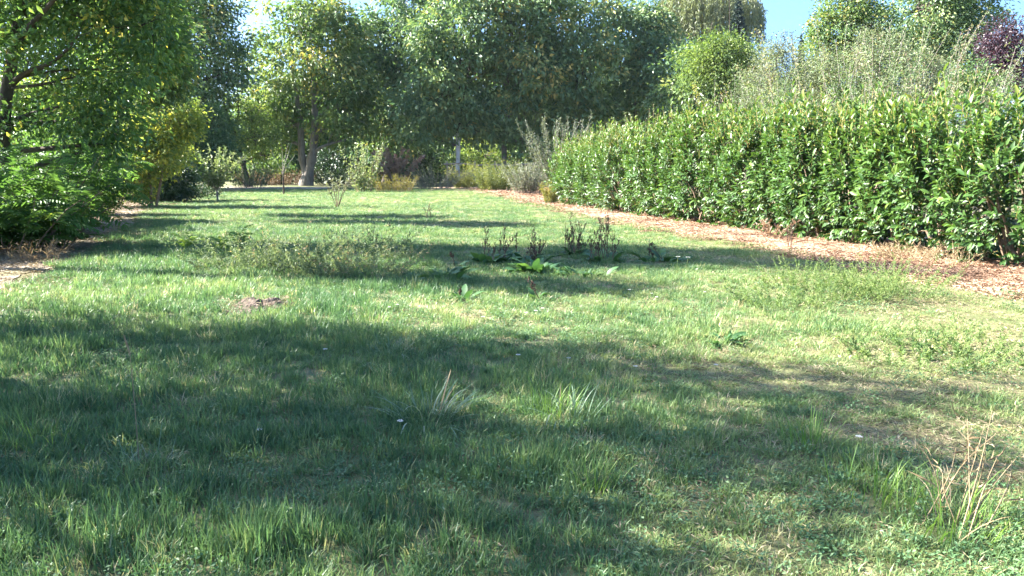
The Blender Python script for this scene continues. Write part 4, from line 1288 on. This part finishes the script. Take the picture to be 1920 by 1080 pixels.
# tall thin stalk
b = gp(262, 880)
root = thing('grass_stalk', 'single tall thin grass stalk with a narrow seed head', 'grass stalk', b)
pp, rr = spline([b, b + A([.0, 0, .35]), b + A([-.005, 0, .62])], [.0045, .0036, .0026], 8)
part('stem', *tubes(pp[None], rr[None], 4), M_strawstem, root)
pp, rr = spline([b + A([-.005, 0, .62]), b + A([-.02, 0, .68]), b + A([-.03, 0, .72])], [.004, .006, .002], 5)
part('seed_head', *tubes(pp[None], rr[None], 5), M_strawstem, root)

# dead stalks, near corner
b = gp(1800, 985)
root = thing('dead_grass_clump', 'clump of broken straw coloured dead stalks in the near lawn', 'dead plant', b)
r = np.random.default_rng(720)
for (dx, dy, z, kx) in [(.16, .10, .52, .02), (.20, .12, .40, -.03), (-.02, .05, .36, .05), (.14, .0, .34, .0), (.10, .03, .40, .03), (-.22, .1, .42, .06), (.24, .05, .30, .05), (-.10, 0, .26, -.04), (.30, .1, .30, .02), (.05, .1, .48, .0), (.12, .08, .46, .01)]:
    o_ = b + A([r.normal() * .09, r.normal() * .09, 0])
    e = b + A([dx, dy, z])
    pp, rr = spline([o_, (o_ + e) / 2 + A([kx, 0, .05]), e], [.0034, .003, .0016], 7)
    st = part('stalk', *tubes(pp[None], rr[None], 5), M_strawstem, root, smooth=True)
    for q in range(3):
        j = r.integers(2, 7)
        P = pp[j:j + 1]
        V, F, k = leaf_arrays(P, A([[r.normal(), r.normal() * .5, r.uniform(-.5, .6)]]), rdir(r, 1), r.uniform(.06, .13), .010, 2, curl=.35)
        part('dry_leaf', V, F, M_straw, st, tint=np.full(k, r.random()))

# bare soil patch with cut grass
b = gp(490, 578)
root = thing('soil_mound', 'low patch of dug dark soil with dried clippings on the lawn', 'mound', b)
n1, n2 = 26, 40
rad = np.linspace(0, 1, n1)
an = np.linspace(0, 2 * np.pi, n2, endpoint=False)
RR, AN = np.meshgrid(rad, an, indexing='ij')
wob = 1 + .18 * np.sin(3 * AN + 1) + .1 * np.sin(7 * AN)
Xm, Ym = RR * np.cos(AN) * .42 * wob, RR * np.sin(AN) * .38 * wob
Zm = .07 * (1 - RR ** 2) * (.5 + value_noise(Xm, Ym, .12, 77)) + (value_noise(Xm, Ym, .05, 78) - .5) * .05 * (1 - RR ** 4) - .015 * RR + .012
V = b + np.stack([Xm, Ym, Zm], -1).reshape(-1, 3)
i_ = np.arange(n1 * n2).reshape(n1, n2)
F = np.stack([i_[:-1], np.roll(i_, -1, 1)[:-1], np.roll(i_, -1, 1)[1:], i_[1:]], -1).reshape(-1, 4)
part('soil', V, F, M_soil, root)
r = np.random.default_rng(730)
n = 260
P = b + np.stack([r.normal(0, .24, n), r.normal(.05, .2, n), r.uniform(.02, .09, n)], 1)
V, F, k = leaf_arrays(P, r.normal(size=(n, 3)) * A([1, 1, .25]), rdir(r, n) * .4 + A([0, 0, 1.0]), r.uniform(.05, .16, n), .007, 2, curl=.2)
part('clippings', V, F, M_straw, root, tint=np.repeat(r.random(n), k), kind='stuff')

# ------------------------------------------------------------------ grass, mulch and litter as ground cover
def proto_collection(name, meshes, mat):
    c = bpy.data.collections.new(name)
    for i, me in enumerate(meshes):
        me.materials.append(mat)
        o = bpy.data.objects.new('%s_%02d' % (name, i), me)
        c.objects.link(o)
    return c


def blade_clump(seed, n, h, rad, wd, lean):
    r = np.random.default_rng(seed)
    a = r.uniform(0, 2 * np.pi, n)
    q = np.sqrt(r.random(n)) * rad
    base = np.stack([np.cos(a) * q, np.sin(a) * q, a * 0 - .004], 1)
    az = a + r.normal(0, 1.0, n)
    d = np.stack([np.cos(az), np.sin(az), az * 0], 1)
    sd_ = np.stack([-np.sin(az), np.cos(az), az * 0], 1)
    tw = r.normal(0, .7, n)
    sd_ = sd_ * np.cos(tw)[:, None] + d * np.sin(tw)[:, None]
    ln = h * r.uniform(.45, 1.15, n)
    b0 = r.uniform(.05, lean, n)
    b1 = b0 + r.uniform(.1, .9, n)
    p0 = base
    p1 = p0 + (d * np.sin(b0)[:, None] + A([0, 0, 1.0]) * np.cos(b0)[:, None]) * (ln * .5)[:, None]
    p2 = p1 + (d * np.sin(b1)[:, None] + A([0, 0, 1.0]) * np.cos(b1)[:, None]) * (ln * .5)[:, None]
    wv = (wd * r.uniform(.6, 1.3, n))[:, None]
    V = np.stack([p0 - sd_ * wv * .4, p0 + sd_ * wv * .4, p1 - sd_ * wv * .5, p1 + sd_ * wv * .5, p2], 1).reshape(-1, 3)
    k = np.arange(n)[:, None] * 5
    return mk_mesh('clump', V, [(k + A([0, 1, 3, 2])), (k + A([2, 3, 4]))])


def forb_clump(seed, n, h, rad, sz):
    r = np.random.default_rng(seed)
    P = np.stack([r.normal(0, rad, n), r.normal(0, rad, n), h * r.uniform(.25, 1, n)], 1)
    D = r.normal(size=(n, 3)) * A([1, 1, .35])
    N = A([0, 0, 1.0]) + r.normal(size=(n, 3)) * .35
    V, F, k = leaf_arrays(P, D, N, sz * r.uniform(.6, 1.3, n), sz * .62, 1, fold=.1)
    return mk_mesh('clump', V, F)


def flat_bits(seed, n, rad, ln, wd, lift):
    r = np.random.default_rng(seed)
    P = np.stack([r.normal(0, rad, n), r.normal(0, rad, n), r.uniform(.002, lift, n)], 1)
    D = r.normal(size=(n, 3)) * A([1, 1, .18])
    N = A([0, 0, 1.0]) + r.normal(size=(n, 3)) * .3
    V, F, k = leaf_arrays(P, D, N, ln * r.uniform(.5, 1.4, n), wd * r.uniform(.6, 1.4, n), 1, fold=.1)
    return mk_mesh('bits', V, F)


def scatter(name, label, pts, rotz, tilt, scl, tint, idx_, coll):
    n = len(pts)
    m = bpy.data.meshes.new(name)
    m.vertices.add(n)
    m.vertices.foreach_set('co', np.ascontiguousarray(pts, np.float32).ravel())
    rr_ = np.zeros((n, 3), np.float32)
    rr_[:, 2] = rotz
    rr_[:, 0] = tilt[0]
    rr_[:, 1] = tilt[1]
    m.attributes.new('rot', 'FLOAT_VECTOR', 'POINT').data.foreach_set('vector', rr_.ravel())
    m.attributes.new('scl', 'FLOAT_VECTOR', 'POINT').data.foreach_set('vector', np.ascontiguousarray(scl, np.float32).ravel())
    m.attributes.new('tint', 'FLOAT', 'POINT').data.foreach_set('value', np.asarray(tint, np.float32))
    m.attributes.new('pick', 'INT', 'POINT').data.foreach_set('value', np.asarray(idx_, np.int32))
    o = bpy.data.objects.new(name, m)
    COL.objects.link(o)
    g = bpy.data.node_groups.new(name, 'GeometryNodeTree')
    g.interface.new_socket('Geometry', in_out='INPUT', socket_type='NodeSocketGeometry')
    g.interface.new_socket('Geometry', in_out='OUTPUT', socket_type='NodeSocketGeometry')
    N_ = g.nodes
    gi, go = N_.new('NodeGroupInput'), N_.new('NodeGroupOutput')
    ci = N_.new('GeometryNodeCollectionInfo')
    ci.inputs['Collection'].default_value = coll
    ci.inputs['Separate Children'].default_value = True
    ci.inputs['Reset Children'].default_value = True
    ip = N_.new('GeometryNodeInstanceOnPoints')
    ip.inputs['Pick Instance'].default_value = True

    def attr(nm, ty):
        q = N_.new('GeometryNodeInputNamedAttribute')
        q.data_type = ty
        q.inputs['Name'].default_value = nm
        return q.outputs['Attribute']
    er = N_.new('FunctionNodeEulerToRotation')
    g.links.new(attr('rot', 'FLOAT_VECTOR'), er.inputs[0])
    g.links.new(gi.outputs[0], ip.inputs['Points'])
    g.links.new(ci.outputs[0], ip.inputs['Instance'])
    g.links.new(attr('pick', 'INT'), ip.inputs['Instance Index'])
    g.links.new(er.outputs[0], ip.inputs['Rotation'])
    g.links.new(attr('scl', 'FLOAT_VECTOR'), ip.inputs['Scale'])
    g.links.new(ip.outputs[0], go.inputs[0])
    md = o.modifiers.new('scatter', 'NODES')
    md.node_group = g
    return tag(o, label, kind='stuff')


def in_view(x, y, margin=1.6):
    return (np.abs(x) < .68 * y + margin) & (y > 1.6)


rng = np.random.default_rng(900)


def sample(dens, y0, y1, xl, xr):
    """random points between two edges with a density per square metre that depends on distance"""
    out = []
    yb = y0
    while yb < y1:
        ye = min(y1, yb * 1.12 + .2)
        ym = (yb + ye) / 2
        a, b_ = xl(ym) - .5, xr(ym) + .5
        a, b_ = max(a, -.68 * ye - 2), min(b_, .68 * ye + 2)
        if b_ > a:
            n_ = int((b_ - a) * (ye - yb) * dens(ym))
            out.append(np.stack([rng.uniform(a, b_, n_), rng.uniform(yb, ye, n_)], 1))
        yb = ye
    p = np.concatenate(out)
    return p[in_view(p[:, 0], p[:, 1])]


def dryness(x, y):
    d = fbm(x, y, 1.5, 31) * .6 + fbm(x, y, .6, 35) * .4
    d = (d - .5) * 2.2
    right = np.clip((x - .25 * y) / 2.5, -1, 1)
    d = d + .34 * right + .26 * np.clip((y - 18) / 30, 0, 1)
    # known thin and dry patches
    for (px, py, rx, ry, s_) in [(1650, 722, .7, .35, .9), (1720, 800, .8, .3, 1.1), (1330, 690, .7, .3, .6), (1700, 585, .9, .7, .7), (1120, 573, 1.0, .3, .6), (1880, 640, .6, .6, .6), (1890, 720, .5, .35, .7),
                                 (1850, 890, .45, .3, 1.0), (1380, 850, .5, .25, .7), (1300, 930, .45, .2, .7), (150, 555, 1.6, .9, .6), (340, 540, 1.3, .8, .5), (960, 365, 5, 5, .3), (690, 378, 2, 2, .5), (1000, 690, .5, .25, .4), (1450, 1010, .5, .2, .4)]:
        c = gp(px, py)
        d = d + s_ * np.exp(-((x - c[0]) / rx) ** 2 - ((y - c[1]) / ry) ** 2)
    return d


def lush(x, y):
    return np.clip(.62 - .55 * (x - .02 * y) / (.35 * y + 1.2) + (fbm(x, y, .9, 51) - .5) * 1.5, 0, 1)


def lawn_mask(x, y):
    rag = (fbm(x, y, .7, 61) - .5) * .9
    return (x > LE(y) + rag) & (x < RE(y) + rag * 1.2) & (y < 62 + rag * 4)


lawn_l, lawn_r = (lambda y: float(LE(y))), (lambda y: float(RE(y)))
# grass
dens = lambda y: 330 if y < 5 else (230 if y < 8 else (130 if y < 13 else (75 if y < 22 else (38 if y < 36 else 20))))
p = sample(dens, 1.7, 64, lawn_l, lawn_r)
p = p[lawn_mask(p[:, 0], p[:, 1])]
x, y = p[:, 0], p[:, 1]
dr = dryness(x, y)
keep = rng.random(len(x)) > np.clip(dr * .9 - .30, 0, .85)
x, y, dr = x[keep], y[keep], dr[keep]
lu = lush(x, y)
n = len(x)
far = np.interp(y, [2, 6, 12, 25, 60], [.85, 1.0, 1.25, 1.7, 2.6])
hgt = np.interp(lu, [0, .5, 1], [.55, .95, 1.55]) * np.clip(1.1 - .5 * np.clip(dr, 0, 1), .45, 1.1) * rng.uniform(.7, 1.25, n)
hgt = hgt * np.interp(y, [2, 12, 30], [1, .95, .7]) * (.25 + 1.5 * fbm(x, y, .42, 57) ** 1.2)
scl = np.stack([far, far, hgt], 1)
tint = np.clip(.44 + .26 * dr - .12 * lu + .06 * np.clip((y - 9) / 20, 0, 1) + .28 * (fbm(x, y, .5, 58) - .5) + rng.normal(0, .12, n) + np.where(rng.random(n) < .05, .45, 0), 0, 1)
proto = proto_collection('grass_clump', [blade_clump(910 + i, 22, .095, .06, .0056, .9) for i in range(5)] + [blade_clump(915 + i, 10, .085, .06, .0095, 1.25) for i in range(2)], M_grass)
scatter('grass', 'rough green lawn grass with dry patches', np.stack([x, y, gz(x, y)], 1), rng.uniform(0, 6.28, n), (rng.normal(0, .12, n), rng.normal(0, .12, n)), scl, tint, rng.integers(0, 7, n), proto)
# dry thatch lying on the soil
p = sample(lambda y: dens(y) * .33, 1.7, 64, lawn_l, lawn_r)
p = p[lawn_mask(p[:, 0], p[:, 1])]
x, y = p[:, 0], p[:, 1]
dr = dryness(x, y)
keep = rng.random(len(x)) < np.clip(.25 + dr * .7, .06, 1)
x, y, dr = x[keep], y[keep], dr[keep]
n = len(x)
far = np.interp(y, [2, 6, 12, 25, 60], [.9, 1.0, 1.3, 2.0, 3.0])
proto = proto_collection('straw_bits', [flat_bits(930 + i, 18, .06, .05, .005, .03) for i in range(5)], M_litter)
scatter('thatch', 'dry straw thatch showing between the lawn grass', np.stack([x, y, gz(x, y)], 1), rng.uniform(0, 6.28, n), (rng.normal(0, .1, n), rng.normal(0, .1, n)), np.stack([far, far, far * 0 + 1], 1), rng.uniform(.3, 1, n), rng.integers(0, 5, n), proto)
# creeping broad leaved weeds
p = sample(lambda y: 60 if y < 5 else (26 if y < 12 else 9), 1.7, 40, lawn_l, lawn_r)
p = p[lawn_mask(p[:, 0], p[:, 1])]
x, y = p[:, 0], p[:, 1]
fw = fbm(x, y, 1.1, 71)
corner = np.exp(-((x - 1.9) / 1.3) ** 2 - ((y - 3.0) / .9) ** 2)
keep = rng.random(len(x)) < np.clip((fw - .52) * 3.2, 0.02, 1) + corner * 1.0
x, y = x[keep], y[keep]
n = len(x)
far = np.interp(y, [2, 6, 12, 40], [.9, 1.0, 1.4, 2.2])
proto = proto_collection('forb', [forb_clump(950 + i, 26, .075, .045, .022) for i in range(5)], M_clover)
scatter('clover', 'low creeping broad leaved weeds in the lawn', np.stack([x, y, gz(x, y)], 1), rng.uniform(0, 6.28, n), (rng.normal(0, .1, n), rng.normal(0, .1, n)), np.stack([far, far, rng.uniform(.6, 1.3, n)], 1), np.clip(rng.normal(.42, .2, n), 0, 1), rng.integers(0, 5, n), proto)
# mulch chips
p = sample(lambda y: 120 if y < 16 else (60 if y < 26 else 22), 7, 66, lambda y: float(RE(y)) - .1, lambda y: float(HF(y)) + 1.6)
x, y = p[:, 0], p[:, 1]
n = len(x)
far = np.interp(y, [8, 16, 30, 60], [1.0, 1.3, 2.0, 3.4])
proto = proto_collection('chips', [flat_bits(960 + i, 12, .07, .06, .018, .02) for i in range(5)], M_chip)
ct = np.clip(-.1 + fbm(x, y, 1.0, 81) * 1.2 + rng.normal(0, .22, n), 0, 1)
scatter('mulch', 'orange brown bark chips and dry leaves covering the hedge strip', np.stack([x, y, gz(x, y) + .014], 1), rng.uniform(0, 6.28, n), (rng.normal(0, .1, n), rng.normal(0, .1, n)), np.stack([far, far, far * 0 + 1], 1), ct, rng.integers(0, 5, n), proto)
# dry litter on the verge
p = sample(lambda y: 60 if y < 20 else 22, 8, 60, lambda y: float(LE(y)) - 2.5, lambda y: float(LE(y)) + .2)
x, y = p[:, 0], p[:, 1]
n = len(x)
far = np.interp(y, [8, 16, 30, 60], [1.0, 1.3, 2.0, 3.4])
proto = proto_collection('litter_bits', [flat_bits(970 + i, 12, .08, .07, .014, .025) for i in range(5)], M_litter)
scatter('leaf_litter', 'dry leaf litter and straw on the dirt verge', np.stack([x, y, gz(x, y) + .012], 1), rng.uniform(0, 6.28, n), (rng.normal(0, .1, n), rng.normal(0, .1, n)), np.stack([far, far, far * 0 + 1], 1), np.clip(rng.normal(.5, .25, n), 0, 1), rng.integers(0, 5, n), proto)


# ------------------------------------------------------------------ haze volume added to lift the dark far trees, standing for lens veil
HX, HY0, HY1, HT = 330, -90, 560, 34
V = A([[-HX, HY0, -1.2], [HX, HY0, -1.2], [HX, HY1, -1.2], [-HX, HY1, -1.2], [-HX, HY0, HT], [HX, HY0, HT], [HX, HY1, HT], [-HX, HY1, HT]], )
m_, t_, out_ = node_mat('shadow_lift_haze')
pv = t_.nodes.new('ShaderNodeVolumePrincipled')
pv.inputs['Density'].default_value = .00008
pv.inputs['Color'].default_value = (.72, .90, 1.0, 1)
t_.links.new(pv.outputs[0], out_.inputs['Volume'])
tag(part('haze', V, A([[0, 3, 2, 1], [4, 5, 6, 7], [0, 1, 5, 4], [1, 2, 6, 5], [2, 3, 7, 6], [3, 0, 4, 7]]), m_), 'thin haze added between camera and far trees to lift their dark gaps', kind='stuff')
